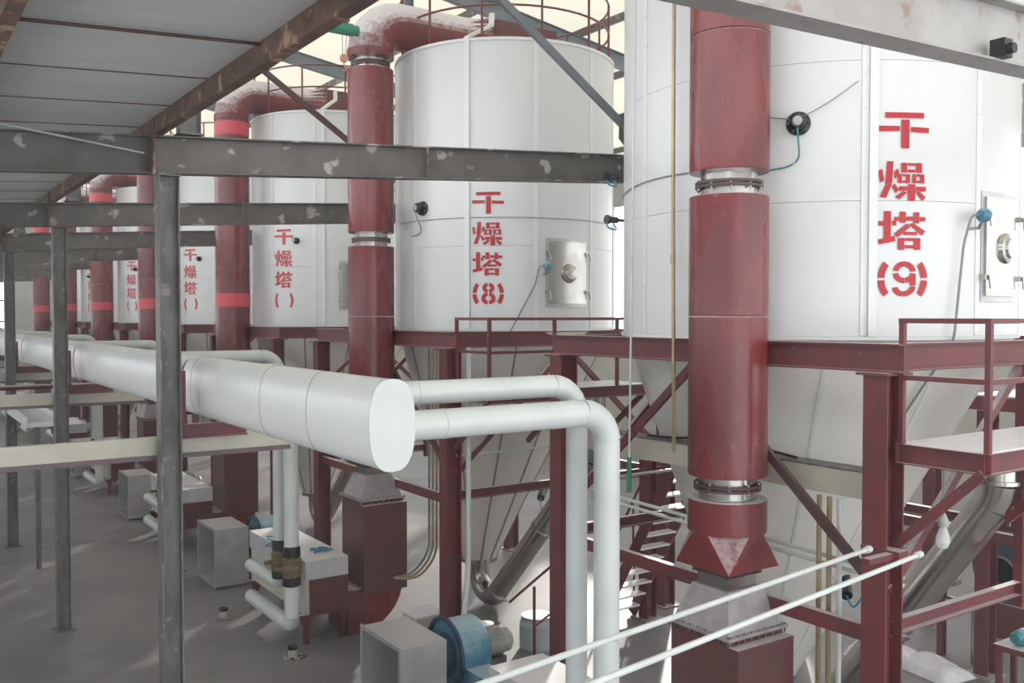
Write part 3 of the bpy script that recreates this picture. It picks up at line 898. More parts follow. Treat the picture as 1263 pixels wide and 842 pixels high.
def hot_duct(i):
    t = thing('hot_air_duct', ['thick dark red insulated duct standing in front of tower 9', 'dark red duct with elbow at the left edge of tower 8',
                               'dark red duct with pink bands beside the third tower', 'dark red duct with pink band just left of the foreground post',
                               'dark red duct with pink band, fifth from the right', 'dark red duct, sixth from the right, near the second post',
                               'farthest dark red duct in the row'][i], 'duct', (PX, PY[i], 0), 'hot air ducts')
    r = .405
    plain = i >= 2
    secs = [(3.86, 5.5), (5.5, 6.73), (6.97, 8.35), (8.35, 9.83)] if not plain else [(3.86, 6.73), (6.73, 10.26)]
    for z0, z1 in secs:
        part(t, 'pipe_section', 'red', lambda b: b.lathe([(.27, z0 + .003), (r - .004, z0 + .003), (r, z0 + .01), (r, z1 - .01), (r - .004, z1 - .003), (.27, z1 - .003)], 40, close=True), 'ps%.2f%.2f' % (z0, z1))
    for z in ((3.75, 6.85, 9.93) if not plain else (3.75,)):
        c = part(t, 'steel_collar', 'stain', lambda b: b.lathe([(.29, -.125), (.29, .125)], 32), 'colr', loc=(0, 0, z))
        part(c, 'flange', 'brown_dark', lambda b: (b.lathe([(.28, -.04), (.345, -.04), (.345, -.012), (.28, -.012)], 32, close=True),
                                                  b.lathe([(.28, .0), (.345, .0), (.345, .028), (.28, .028)], 32, close=True)), 'flg')
        for q in range(10):
            part(c, 'bolt', 'stain', lambda b: b.lathe([(0, -.06), (.014, -.06), (.014, .045), (0, .045)], 6, c=(.325, 0, 0)), 'bolt', rz=R_(q * 36 + 10)) if i < 2 else None
    if plain:
        for z in (10.05, 5.9):
            part(t, 'painted_band', 'pink', lambda b: b.lathe([(r + .001, -.16), (r + .006, -.16), (r + .006, .16), (r + .001, .16)], 40, close=True), 'band', loc=(0, 0, z))
    # elbow over to the tower roof: gored segments
    dz = .24 if plain else 0
    br = .54
    part(t, 'elbow_collar', 'red', lambda b: b.lathe([(.27, 10.03 + dz), (r + .01, 10.03 + dz), (r + .01, 10.16 + dz), (.27, 10.16 + dz)], 40, close=True), 'ecol' + str(plain))
    zc = 10.14 + dz
    n = 5
    pts = [(br - br * math.cos(R_(90 * q / n)), zc + br * math.sin(R_(90 * q / n))) for q in range(n + 1)]

    def ringpts(q):
        a = R_(90 * q / n)
        c = Vector((pts[q][0], 0, pts[q][1]))
        u = Vector((-math.cos(a), 0, math.sin(a)))
        w = Vector((0, 1, 0))
        return [c + (u * math.cos(2 * math.pi * j / 32) + w * math.sin(2 * math.pi * j / 32)) * r for j in range(32)]
    for q in range(n):
        def gore(b):
            v = ringpts(q) + ringpts(q + 1)
            b.add(v, [(j, (j + 1) % 32, 32 + (j + 1) % 32, 32 + j) for j in range(32)], True)
        part(t, 'elbow_segment', 'red_dusty', gore, 'gore%d%s' % (q, plain))
    zh = zc + br
    part(t, 'horizontal_pipe', 'red_dusty', lambda b: b.tube([(br, 0, zh), (1.85, 0, zh)], r, 32), 'hpipe' + str(plain))

    def flare(b):
        n = 32
        a = [(1.85, r * math.sin(2 * math.pi * j / n), zh + r * math.cos(2 * math.pi * j / n)) for j in range(n)]
        c = []
        for j in range(n):
            s, q = math.sin(2 * math.pi * j / n), math.cos(2 * math.pi * j / n)
            m = max(abs(s), abs(q))
            c.append((2.30, .48 * s / m, 10.66 + dz + .40 * q / m))
        b.add(a + c, [(j, (j + 1) % n, n + (j + 1) % n, n + j) for j in range(n)])
    part(t, 'flare', 'red_dusty', flare, 'flare' + str(plain))
    part(t, 'roof_box', 'red_box', lambda b: b.box(2.30, 3.7, -.55, .55, 10.26 + dz, 11.0 + dz), 'rbox' + str(plain))
    # lower transition
    part(t, 'drum', 'red', lambda b: b.lathe([(0, 3.62), (r, 3.62), (r, 3.29), (0, 3.29)], 40), 'drum')

    def pyr(b):
        n = 4
        s = .37
        zt, zb_ = 3.29, 2.93
        cor = [(s, s), (-s, s), (-s, -s), (s, -s)]
        v = []
        # round mouth at the top, square at the bottom: a flat facet to each corner, a fan along each side
        P_ = lambda a: (r * math.cos(R_(a)), r * math.sin(R_(a)), zt)
        for q in range(4):
            c, c2 = (*cor[q], zb_), (*cor[(q + 1) % 4], zb_)
            a = 45 + 90 * q
            b.add([P_(a - 30), P_(a - 15), P_(a), P_(a + 15), P_(a + 30), c], [(0, 4, 5), (0, 1, 2, 3, 4)])
            b.add([c, P_(a + 30), P_(a + 45), P_(a + 60), c2], [(0, 1, 2), (0, 2, 4), (2, 3, 4)])
        b.add([(*c, zb_) for c in cor], [(0, 1, 2, 3)])
    part(t, 'round_to_square', 'red', pyr, 'pyr')
    part(t, 'square_neck', 'stain', lambda b: b.box(-.21, .21, -.21, .21, 2.70, 2.935), 'sneck')
    part(t, 'neck_flange', 'brown_dark', lambda b: (b.box(-.25, .25, -.25, .25, 2.85, 2.866), b.box(-.25, .25, -.25, .25, 2.872, 2.888)), 'snf')
    part(t, 'hood', 'hood', lambda b: b.frustum(-.39, .39, -.39, .39, 2.33, -.25, .25, -.25, .25, 2.72), 'hood')
    part(t, 'hood_flange', 'hood', lambda b: b.box(-.44, .44, -.44, .44, 2.30, 2.332), 'hoodf')
    bx = part(t, 'filter_box', 'red_box', lambda b: b.box(-.40, .40, -.40, .40, .80, 2.285), 'fbox')
    part(bx, 'cover_panel', 'red_box', lambda b: b.box(-.41, .415, -.53, -.402, .72, 2.24), 'fcov')
    part(bx, 'bolt_row', 'stain', lambda b: [b.box(-.41 + q * .102, -.395 + q * .102, -.425, -.41, 2.25, 2.345) for q in range(9)] and
         [b.box(-.425, -.41, -.41 + q * .102, -.395 + q * .102, 2.25, 2.345) for q in range(9)], 'brow')
    part(bx, 'box_flange', 'hood', lambda b: b.box(-.44, .44, -.398, .44, .775, .80), 'bflange')
    # scroll elbow at the foot
    A = [(-.62, .775), (-.62, .03)] + [(-.45 + .85 * math.sin(R_(a)), .83 - .81 * math.cos(R_(a))) for a in range(0, 91, 6)] + [(.40, .775)]
    part(t, 'foot_elbow', 'red', lambda b: b.prism(A, 'y', -.38, .38), 'scroll')
    part(t, 'foot_flange', 'red_box', lambda b: b.box(-.66, -.60, -.43, .43, .03, .80), 'sflange')


for i in range(7):
    hot_duct(i)

# ------------------------------------------------------------------ heaters, fans, steam pipes
for i in range(7):
    yp = PY[i]
    t = thing('air_heater', 'white-topped heater box on legs serving the ' + WHO[i], 'heater', (6.3, yp, 0), 'air heaters')
    part(t, 'body', 'cream', lambda b: b.box(-.42, .30, -.36, 2.3, .50, 1.10), 'hbody')
    part(t, 'end_panel', 'red_box', lambda b: b.box(-.34, .335, -.42, -.361, .48, 1.09), 'hend')
    part(t, 'top_slab', 'hood_pale', lambda b: b.box(-.44, .33, -.44, 2.34, 1.102, 1.42), 'hslab')
    for x in (-.38, .28):
        for y in (-.3, 2.2):
            part(t, 'leg', 'red_frame', lambda b: (b.box(-.04, .04, -.04, .04, 0, .498), b.frustum(-.045, .045, -.045, .045, .3, -.12, .12, -.05, .05, .496)), 'hleg', loc=(x, y, 0))
    f = thing('blower', 'blue blower with square sheet-metal inlet box feeding the ' + WHO[i], 'blower', (6.3 if i else 6.25, yp + (4.25 if i else 4.54), 0), 'blowers')

    def inlet(b):
        x0, x1, y0, y1, z0, z1, q = -.70, -.02, -.60, .56, .04, 1.20, .02
        b.box(x0, x1, y0, y1, z1 - q, z1)
        b.box(x0, x1, y0, y1, z0, z0 + q)
        b.box(x0, x1, y0, y0 + q, z0 + q, z1 - q)
        b.box(x0, x1, y1 - q, y1, z0 + q, z1 - q)
        b.box(x1 - q, x1, y0 + q, y1 - q, z0 + q, z1 - q)
    ib = part(f, 'inlet_box', 'galv', inlet, 'inlet')
    part(ib, 'inlet_lip', 'galv', lambda b: (b.box(-.72, -.70, -.62, .58, 1.16, 1.22), b.box(-.72, -.70, -.62, .58, .02, .08), b.box(-.72, -.70, -.62, -.56, .08, 1.16), b.box(-.72, -.70, .52, .58, .08, 1.16)), 'inletlip')
    part(f, 'inlet_ring', 'blue_dark', lambda b: b.lathe([(.24, -.02), (.30, -.02), (.28, .10), (.30, .32)], 32, c=(0, -.02, .78), axis='x'), 'iring')
    part(f, 'housing', 'blue', lambda b: (b.lathe([(.26, .30), (.44, .30), (.46, .33), (.46, .76), (.44, .79), (0, .79)], 36, c=(0, -.02, .78), axis='x'),
                                         b.box(.36, .74, -1.15, -.02, .34, .68)), 'housing')
    part(f, 'housing_rim', 'blue_dark', lambda b: b.lathe([(.45, .27), (.50, .27), (.50, .32), (.45, .32)], 36, c=(0, -.02, .78), axis='x', close=True), 'hrim')
    mt = part(f, 'motor', 'motor', lambda b: (b.lathe([(0, .79), (.15, .79), (.19, .83), (.19, 1.21), (.17, 1.26), (.17, 1.33), (.12, 1.38), (0, 1.39)], 24, c=(0, -.02, .78), axis='x'),
                                              [b.box(.87, 1.19, -.02 + .185 * math.cos(q) - .01, -.02 + .185 * math.cos(q) + .01, .78 + .185 * math.sin(q) - .01, .78 + .185 * math.sin(q) + .035) for q in
                                               [k * math.pi / 9 for k in range(10)]]), 'motor')
    part(mt, 'terminal_box', 'motor', lambda b: b.lathe([(0, .98), (.13, .98), (.13, 1.08), (0, 1.10)], 18, c=(.96, -.02, 0)), 'tbox')
    part(f, 'stand', 'steel_post', lambda b: (b.box(.30, 1.35, -.38, .34, .0, .08), b.box(.87, 1.23, -.18, .14, .08, .60), b.box(.36, .72, -.25, .2, .08, .42)), 'fstand')
    # steam pipes from the white duct
    for j, (dy, z, r, zb_, ext) in enumerate(((-.08 if i == 0 else -.50, 4.62, .122, .42, 2.0), (.37 if i == 0 else .04, 4.84, .105, .98, 1.5))):
        px = 5.60
        y = yp + dy
        t = thing('steam_pipe', '%s pale pipe bending down to the heater of the %s' % (('thicker lower', 'thinner upper')[j], WHO[i]), 'pipe', (px, y, 0), 'steam pipes')
        L = px - (DX + DA - .05)
        part(t, 'horizontal_run', 'pipe', lambda b: b.tube([(-L, 0, z), (-.30, 0, z)], r, 24), 'sph%d' % j)
        el = [(-.30, 0, z)] + [(-.30 + .26 * math.sin(R_(a)), 0, z - .26 + .26 * math.cos(R_(a))) for a in (15, 30, 45, 60, 75)] + [(-.04, 0, z - .26)]
        part(t, 'elbow', 'pipe', lambda b: b.tube([(p[0] + (.04 * (q / 6)), p[1], p[2]) for q, p in enumerate(el)], r * 1.03, 24), 'spe%d' % j)
        part(t, 'riser', 'pipe', lambda b: b.tube([(0, 0, z - .26), (0, 0, zb_ + .14)], r, 24), 'spr%d' % j)
        part(t, 'joint_band', 'pipe', lambda b: b.tube([(-L * .78, 0, z), (-L * .78 + .03, 0, z)], r * 1.03, 24), 'spj%d' % j)
        part(t, 'foot_run', 'pipe', lambda b: b.tube([(0, 0, zb_ + .14), (0, .03, zb_ + .04), (0, .14, zb_), (0, ext, zb_)], r, 20), 'spf%d' % j)
        if i > 0:
            v = part(t, 'valve_wrap', 'wrap', lambda b: b.lathe([(r, 1.22), (r + .03, 1.24), (r + .05, 1.36), (r + .03, 1.44), (r + .045, 1.52), (r, 1.56)], 14), 'vw%d' % j)
            part(v, 'black_tape', 'black', lambda b: b.lathe([(r + .005, 1.56), (r + .025, 1.57), (r + .02, 1.72), (r + .005, 1.74)], 14), 'vt%d' % j)
            part(v, 'black_tape', 'black', lambda b: b.lathe([(r + .005, 1.08), (r + .03, 1.10), (r + .03, 1.22), (r + .005, 1.24)], 14), 'vu%d' % j)
            part(v, 'valve_stub', 'wrap', lambda b: b.tube([(-r, 0, 1.38), (-r - .16, 0, 1.38)], .035, 8), 'vs%d' % j)

# tangled blue air hose on the heater of tower 8
hs = []
random.seed(3)
for k in range(60):
    a = k * .55
    hs.append((5.72 + .16 * math.cos(a) * (1 + .3 * math.sin(a * .37)), PY[1] + .25 + k * .006 + .15 * math.sin(a * 1.13), 1.46 + .10 * (1 + math.sin(a * .71))))
solo('air_hose', 'tangled blue air hose lying on the heater of tower 8', 'hose', 'blue_cable', lambda b: b.tube(hs, .012, 6))
hs2 = [(6.35 + .2 * math.cos(k * .6) * (1 - k * .01), PY[1] + .0 + .1 * math.sin(k * .9) + k * .004, 1.445 + .012 * (k % 3)) for k in range(40)]
solo('coiled_hose', 'small blue coil lying on the heater slab by the red duct of tower 8', 'hose', 'blue_cable', lambda b: b.tube(hs2, .01, 6))

# ------------------------------------------------------------------ stainless discharge ducts below the cones
for i in range(7):
    t = thing('discharge_duct', 'stainless discharge duct slanting up from the cone of the ' + WHO[i], 'duct', (TX, TY[i], 0), 'discharge ducts')
    r = .20
    sx, sy = CSX, CSY
    p1 = Vector((0, -2.42, 3.45)) if i == 0 else Vector((0, -2.62, 3.1))
    e0 = Vector((sx, sy - .70, .355))
    dn = (p1 - e0).normalized()
    kk = 'a' if i == 0 else 'b'
    part(t, 'foot_elbow', 'stain', lambda b: b.tube([(sx, sy, .80), (sx, sy, .70)] + [(sx, sy - .40 + .40 * math.cos(R_(a)), .62 - .40 * math.sin(R_(a))) for a in range(0, 121, 15)] +
                                                    [e0 - dn * .03, e0 + dn * .02], r, 24), 'delb' + kk)
    part(t, 'flange', 'stain', lambda b: b.tube([e0 - dn * .02, e0 + dn * .03], r + .04, 24), 'dfl' + kk)
    part(t, 'slanted_pipe', 'stain', lambda b: b.tube([e0, p1], r, 28), 'dsl' + kk)
    m = e0.lerp(p1, .5)
    dd = dn * .025
    part(t, 'clamp_band', 'stain', lambda b: b.tube([m - dd, m + dd], r + .025, 28), 'dcl' + kk)
    y2, z2 = p1.y - .07, p1.z + .25
    part(t, 'top_elbow', 'stain', lambda b: b.tube([p1, (0, y2 + .02, p1.z + .13), (0, y2, z2)], r, 28), 'dte' + kk)
    part(t, 'top_flange', 'stain', lambda b: b.tube([(0, y2, z2), (0, y2, z2 + .04)], r + .035, 28), 'dtf' + kk)
    part(t, 'upright_pipe', 'stain', lambda b: b.tube([(0, y2, z2 + .04), (0, y2, 4.19)], r, 28), 'dup' + kk)
    part(t, 'pipe_hanger', 'steel_post', lambda b: (b.bar((.24, y2, 3.2), (.24, y2, 4.2), .03, .03), b.bar((-.24, y2, z2 + .02), (.25, y2, z2 + .02), .02, .05)), 'dhang' + kk)

# ------------------------------------------------------------------ stair between towers 8 and 9
st = thing('steel_stair', 'dark red steel stair between towers 8 and 9', 'stair', (10.72, 12.82, 0))
SR, SH = 2.60, 4.30
for x in (0, .74):
    part(st, 'stringer', 'red_frame', lambda b: b.bar((0, 0, .05), (0, -SR, SH), .05, .18), 'stringer', loc=(x, 0, 0))
for k in range(1, 17):
    part(st, 'tread', 'deck', lambda b: (b.box(.03, .71, -.10, .10, -.015, .015), b.box(.03, .71, .08, .10, -.05, -.015)), 'tread', loc=(0, -SR * k / 17, SH * k / 17))
for x in (0, .74):
    part(st, 'handrail', 'red_frame', lambda b: b.tube([(0, 0, .95), (0, -SR, SH + .9)], .022, 8), 'hrail', loc=(x, 0, 0))
    for k in range(4):
        part(st, 'baluster', 'red_frame', lambda b: b.tube([(0, 0, 0), (0, 0, .95)], .018, 8), 'balus', loc=(x, -.05 - k * .8, .1 + k * .8 * SH / SR))
ld = thing('stair_landing', 'small white-topped landing at the head of the red stair', 'platform', (10.7, 9.98, 4.2))
part(ld, 'deck', 'deck', lambda b: b.box(0, 1.3, 0, .24, .15, .16))
for a, b_ in (((0, 0), (1.3, 0)), ((0, .24), (1.3, .24)), ((0, 0), (0, .24)), ((1.3, 0), (1.3, .24))):
    part(ld, 'edge_beam', 'red_frame', lambda b: b.bar((*a, .06), (*b_, .06), .06, .18))
part(ld, 'railing_post', 'red_frame', lambda b: b.box(-.024, .024, -.024, .024, .15, 1.2), 'ldpost', loc=(1.25, .2, 0))
part(ld, 'railing_post', 'red_frame', lambda b: b.box(-.024, .024, -.024, .024, .15, 1.2), 'ldpost', loc=(.03, .2, 0))

# free-standing dark red columns behind the frames
for k, (x, y, lab) in enumerate(((11.6, 12.55, 'dark red column standing on the floor left of the red duct of tower 9'), (14.0, 7.6, 'dark red column standing behind the slanted stainless duct'),
                                 (15.49, 9.4, 'dark red column farther behind the white sacks'))):
    t = thing('rear_column', lab, 'column', (x, y, 0))
    H_ = (2.9, 4.07, 5.0)[k]
    part(t, 'shaft', 'red_frame', lambda b: b.ibeam((0, 0, .02), (0, 0, H_), .24, .22, .018, .014, up=(1, 0, 0)))
    part(t, 'base_plate', 'hood', lambda b: b.box(-.22, .22, -.22, .22, 0, .02))
t = thing('rear_girder', 'dark red horizontal girder behind the slanted stainless duct', 'girder', (14.0, 7.6, 2.3))
part(t, 'girder', 'red_frame', lambda b: b.ibeam((.24, .1, 0), (.24, -6, 0), .2, .14))
part(t, 'girder_arm', 'red_frame', lambda b: b.ibeam((.24, .1, 0), (.24, 4, 0), .16, .12))
t = thing('rear_platform', 'far white-decked platform behind tower 9 at the right edge', 'platform', (13.8, 5.6, 4.1))
part(t, 'deck', 'deck', lambda b: b.box(0, 2.4, 0, 2.2, .2, .22))
for y in (0, 2.2):
    part(t, 'edge_beam', 'red_frame', lambda b: b.bar((0, y, .09), (2.4, y, .09), .07, .2))
part(t, 'edge_beam', 'red_frame', lambda b: b.bar((0, 0, .09), (0, 2.2, .09), .07, .2))
for x, y in ((0.06, .06), (2.3, 2.1)):
    part(t, 'leg', 'red_frame', lambda b: b.box(-.06, .06, -.06, .06, -4.1, 0), loc=(x, y, 0))

# ------------------------------------------------------------------ cable tray, conduits, rods
t = thing('cable_tray', 'long cream cable tray running behind the red duct of tower 9', 'tray', (7.93, 5.3, 3.86))
part(t, 'tray_side', 'cream', lambda b: b.box(-.03, .0, 0, 4.5, -.12, .12))
part(t, 'tray_bottom', 'cream', lambda b: b.box(-.03, .22, 0, 4.5, -.14, -.12))
part(t, 'tray_cover', 'steel_post', lambda b: b.box(-.04, .24, 0, 4.5, .12, .135))
part(t, 'tray_cable', 'black', lambda b: b.tube(bend([(.1, 1.1, .15), (.05, 1.5, .20), (.05, 2.2, .26), (.1, 2.9, .16), (.1, 3.4, .15)], .2, 4), .015, 6))
for k, (y, m) in enumerate(((5.98, 'brass'), (5.86, 'brass'), (5.74, 'pipe'))):
    tag(part(None, 'conduit', m, lambda b: b.tube(bend([(.0, 0, .02), (0, 0, 3.70)], .05), .026, 10), loc=(7.86, y, 0)),
        ['leftmost of three upright conduits by the front column of tower 9', 'middle of three upright conduits by the front column of tower 9',
         'pale rightmost of three upright conduits by the front column of tower 9'][k], 'conduit', 'conduits by tower 9')
for k, (y, m) in enumerate(((14.08, 'grey_cable'), (13.95, 'brass'), (13.82, 'brass'))):
    tag(part(None, 'conduit', m, lambda b: b.tube(bend([(-.35, .55, .92 + .02 * k), (-.1, .3, .95), (.12, 0, 1.4), (.12, 0, 4.95)], .25, 5), .022, 8), loc=(7.78, y, 0)),
        ['grey leftmost of three cables curving up from the red box of tower 8', 'middle of three cables curving up from the red box of tower 8',
         'rightmost of three cables curving up from the red box of tower 8'][k], 'cable', 'cables by tower 8')
solo('hanging_pipe', 'white drain hose down the front column of tower 8', 'hose', 'pipe', lambda b: b.tube(bend([(7.86, 12.72, 5.0), (7.86, 12.72, 1.5), (7.7, 12.6, .7), (7.55, 12.55, .25)], .3, 5), .045, 10))
solo('brass_pipe', 'thin brass pipe hanging in front of tower 9', 'pipe', 'brass', lambda b: (b.tube([(0, -.03, 3.95), (0, 0, 7), (0, 0, 11.5)], .022, 10), b.tube([(0, 0, 6.1), (0, 0, 6.2)], .03, 10)), (7.50, 7.72, 0))
t = thing('pull_cord', 'thin white hanging cord with green grip left of tower 9', 'cord', (7.42, 8.36, 3.4))
part(t, 'cord', 'pipe', lambda b: b.tube([(0, .0, .35), (0, -.06, 4.2), (0, -.12, 9.9)], .013, 8))
part(t, 'grip', 'green', lambda b: b.tube([(0, 0, 0), (0, 0, .42)], .03, 10))
for k, (a, b_, lab) in enumerate((((7.20, 4.96, 3.45), (2.2, 4.36, 3.40), 'upper of two white rods slanting across the lower right'),
                                  ((7.40, 4.60, 3.45), (2.4, 3.92, 3.42), 'lower of two white rods slanting across the lower right'))):
    t = thing('white_rod', lab, 'rod', b_, 'white rods')
    part(t, 'rod', 'pipe', lambda b: b.tube([(0, 0, 0), Vector(a) - Vector(b_)], .021, 10))
    part(t, 'rod_end', 'pipe', lambda b: b.tube([(Vector(a) - Vector(b_)) * .99, (Vector(a) - Vector(b_)) * 1.005], .032, 10))
solo('rod_bracket', 'small red bracket on the front column of tower 9 by the white rods', 'bracket', 'red_frame', lambda b: (b.box(-.5, -.13, -.2, -.12, 0, .05), b.box(-.14, .0, -.25, .14, -.02, .07)), (7.63, 5.1, 3.33))

# pale horizontal pipes behind the red duct of tower 9
for k, z in enumerate((3.05, 2.97)):
    tag(part(None, 'thin_pipe', 'pipe', lambda b: b.tube([(0, 0, 0), (0, 4.6, .12)], .022, 8), loc=(7.95, 5.1, z)), ['upper', 'lower'][k] + ' of two thin pale pipes across the cone of tower 9', 'pipe', 'thin pipes')

# round level sensor on the cone of tower 9
t = thing('cone_sensor', 'black sensor with blue cable on the cone of tower 9', 'sensor', (9.60, 6.93, 2.18))
part(t, 'sensor_body', 'black', lambda b: b.tube([(0.1, .1, .14), (-.10, -.10, 0)], [.09, .07], 14))
part(t, 'sensor_cable', 'blue_cable', lambda b: b.tube(bend([(-.1, -.1, 0), (-.18, -.25, -.12), (-.1, -.38, .15), (0, -.2, .32)], .1, 5), .012, 6))
t = thing('cone_sensor', 'black sensor on the lower cone of tower 8', 'sensor', (10.30, 14.05, 2.12))
part(t, 'sensor_body', 'black', lambda b: b.tube([(0.14, .14, .1), (-.10, -.10, 0)], [.08, .07], 14))
part(t, 'sensor_cable', 'grey_cable', lambda b: b.tube(bend([(-.1, -.1, 0), (-.2, -.2, -.1), (0, -.3, -.7)], .1, 5), .012, 6))
# black lamp units at the left edge of tower 9
for k, z in enumerate((7.52, 6.90)):
    t = thing('side_lamp', ['upper', 'lower'][k] + ' black lamp with blue hose between towers 8 and 9', 'lamp', (8.86, 10.38, z), 'side lamps')
    part(t, 'lamp_body', 'black', lambda b: b.tube([(.1, 0, 0), (-.06, 0, 0), (-.06, 0, 0), (-.10, 0, 0)], [.045, .045, .065, .065], 14), 'slamp')
    part(t, 'lamp_hose', 'blue_cable', lambda b: b.tube(bend([(.0, -.05, -.06), (.02, -.1, -.16), (-.12, -.06, -.13), (-.1, 0, -.05)], .05, 4), .012, 6), 'shose')
    part(t, 'lamp_arm', 'steel', lambda b: (b.box(.08, .66, -.02, .02, -.02, .02), b.box(.58, .66, -.02, .16, -.02, .02)), 'sarm')

# ------------------------------------------------------------------ small things
t = thing('light_bulb', 'hanging glass bulb in front of the slanted stainless duct', 'bulb', (8.35, 4.95, 3.43))
part(t, 'glass', 'glass', lambda b: b.lathe([(0, -.14), (.045, -.125), (.068, -.07), (.06, -.01), (.035, .06), (.03, .10)], 20))
part(t, 'holder', 'motor', lambda b: b.lathe([(.05, .08), (.055, .12), (.03, .18), (.012, .22), (0, .22)], 16))
part(t, 'wire', 'grey_cable', lambda b: b.tube([(0, 0, .2), (0, 0, .74)], .008, 6))


def sack(b, w, l, h, seed):
    rnd = random.Random(seed)
    n, m = 12, 16
    v, f = [], []
    for i in range(n + 1):
        for j in range(m + 1):
            u, w_ = i / n * 2 - 1, j / m * 2 - 1
            e = max(0, (1 - abs(u) ** 5)) * max(0, (1 - abs(w_) ** 5))
            z = h * e ** .5 * (.72 + .22 * math.sin(u * 3 + seed) * math.cos(w_ * 2.6 + seed) + rnd.uniform(-.06, .06))
            v.append((u * w / 2, w_ * l / 2, max(.004, z)))
    for i in range(n):
        for j in range(m):
            a = i * (m + 1) + j
            f.append((a, a + 1, a + m + 2, a + m + 1))
    b.add(v, f, True)
    k = len(v)
    b.add([(-w / 2, -l / 2, .001), (w / 2, -l / 2, .001), (w / 2, l / 2, .001), (-w / 2, l / 2, .001)], [(0, 1, 2, 3)])


for k, (x, y, rz, lab) in enumerate(((13.45, 9.0, .35, 'white flat sack on the floor, left of the pair'), (13.5, 8.15, -.15, 'white flat sack on the floor, right of the pair'))):
    o = part(None, 'cloth_sack', 'sack', lambda b: sack(b, .75, 1.05, .20, k + 1), loc=(x, y, 0), rz=rz)
    tag(o, lab, 'sack', 'sacks')

t = thing('clear_drum', 'clear plastic drum on the floor left of the front column of tower 9', 'drum', (9.0, 12.42, 0))
part(t, 'drum_wall', 'jar', lambda b: b.lathe([(.27, 0), (.29, .05), (.29, .42), (.25, .50), (.25, .54), (.24, .54), (.28, .42), (.28, .05), (.0, .02)], 28))
part(t, 'drum_lid', 'galv', lambda b: b.lathe([(0, .56), (.26, .56), (.26, .52)], 28))
t = thing('stair_rail', 'short dark red handrail behind the clear drum', 'handrail', (8.72, 12.1, 0))
part(t, 'upright', 'red_frame', lambda b: b.tube([(0, 0, 0), (0, 0, 1.15)], .025, 8))
part(t, 'rail', 'red_frame', lambda b: b.tube([(-.25, .35, .85), (.45, -.55, 1.9)], .022, 8))
part(t, 'rail', 'red_frame', lambda b: b.tube([(0, 0, .5), (.4, -.5, 1.05)], .018, 8))

# floor stubs and debris
for k, (x, y, lab) in enumerate(((5.52, 14.35, 'short pipe stub with rubble on the floor below the heater of tower 8'), (5.20, 16.95, 'short pipe stub on the floor beside the inlet box of tower 8'),
                                 (5.3, 20.6, 'dark pipe stub on the floor right of the foreground post'))):
    t = thing('pipe_stub', lab, 'stub', (x, y, 0), 'floor pipe stubs')
    part(t, 'stub', 'motor', lambda b: b.lathe([(.075, 0), (.075, .16), (.06, .16), (.06, 0)], 16), 'stub')
    part(t, 'stub_cap', 'black', lambda b: b.lathe([(.08, .12), (.08, .17), (.06, .17), (0, .10)], 16), 'stubc')
    for px_, py_, s in ((.13, .02, .05), (.02, -.14, .04), (-.12, -.06, .05), (.10, -.12, .03), (-.05, .13, .04), (.2, -.05, .03)):
        part(t, 'rubble_lump', 'tarp', lambda b: b.frustum(-s, s, -s, s, 0, -s * .4, s * .4, -s * .5, s * .5, s * .7), 'rubble%.2f' % s, loc=(px_, py_, .003))
    part(t, 'rubble_patch', 'black', lambda b: b.lathe([(0, .006), (.14, .005), (.17, .0)], 12, c=(.05, -.04, 0)), 'rubp') if k != 1 else None

# electrical boxes near the front column of tower 8
t = thing('junction_box', 'pale cabinet with red base near the front column of tower 8', 'cabinet', (7.35, 13.4, 0))
part(t, 'cabinet_body', 'cream', lambda b: b.box(-.2, .3, -.25, .25, .18, .62))
part(t, 'cabinet_base', 'red_frame', lambda b: b.box(-.22, .32, -.27, .27, 0, .18))
part(t, 'cabinet_lid', 'deck', lambda b: b.box(-.22, .32, -.27, .27, .62, .65))
t = thing('junction_box', 'low white-topped block on the floor left of the front column of tower 8', 'cabinet', (7.15, 14.1, 0))
part(t, 'block', 'red_box', lambda b: b.box(-.2, .25, -.2, .2, 0, .2))
part(t, 'block_top', 'deck', lambda b: b.box(-.22, .27, -.22, .22, .2, .24))
# pump on a stand at the right edge
t = thing('pump', 'small green pump on a red stand at the lower right corner', 'pump', (13.2, 6.65, 0))
for x, y in ((-.2, -.2), (.2, -.2), (-.2, .2), (.2, .2)):
    part(t, 'stand_leg', 'red_frame', lambda b: b.box(-.035, .035, -.035, .035, 0, .82), 'pleg', loc=(x, y, 0))
part(t, 'stand_top', 'red_frame', lambda b: b.box(-.26, .26, -.26, .26, .82, .90))
part(t, 'pump_body', 'teal', lambda b: (b.lathe([(0, -.18), (.07, -.18), (.10, -.1), (.10, .1), (.07, .18), (0, .18)], 18, c=(0, 0, 1.02), axis='x'), b.box(-.06, .06, -.06, .06, .9, .96)))
t = thing('rear_blower', 'blue blower beyond the slanted stainless duct', 'blower', (16.1, 8.25, 0))
part(t, 'housing', 'blue_dark', lambda b: b.lathe([(.2, -.25), (.6, -.25), (.62, -.2), (.62, .2), (.6, .25), (0, .25)], 28, c=(0, 0, 1.2), axis='x'))
part(t, 'inlet', 'stain', lambda b: b.lathe([(.22, -.45), (.26, -.45), (.26, -.25), (.22, -.25)], 24, c=(0, 0, 1.2), axis='x'))
part(t, 'stand', 'red_frame', lambda b: b.box(-.3, .5, -.5, .5, 0, .6))
t = thing('rear_motor', 'grey motor with green mount behind the slanted stainless duct', 'motor', (14.25, 8.45, -.3))
part(t, 'motor_body', 'motor', lambda b: b.lathe([(0, -.25), (.16, -.25), (.2, -.18), (.2, .16), (.15, .24), (0, .25)], 20, c=(0, 0, 1.75), axis='y'))
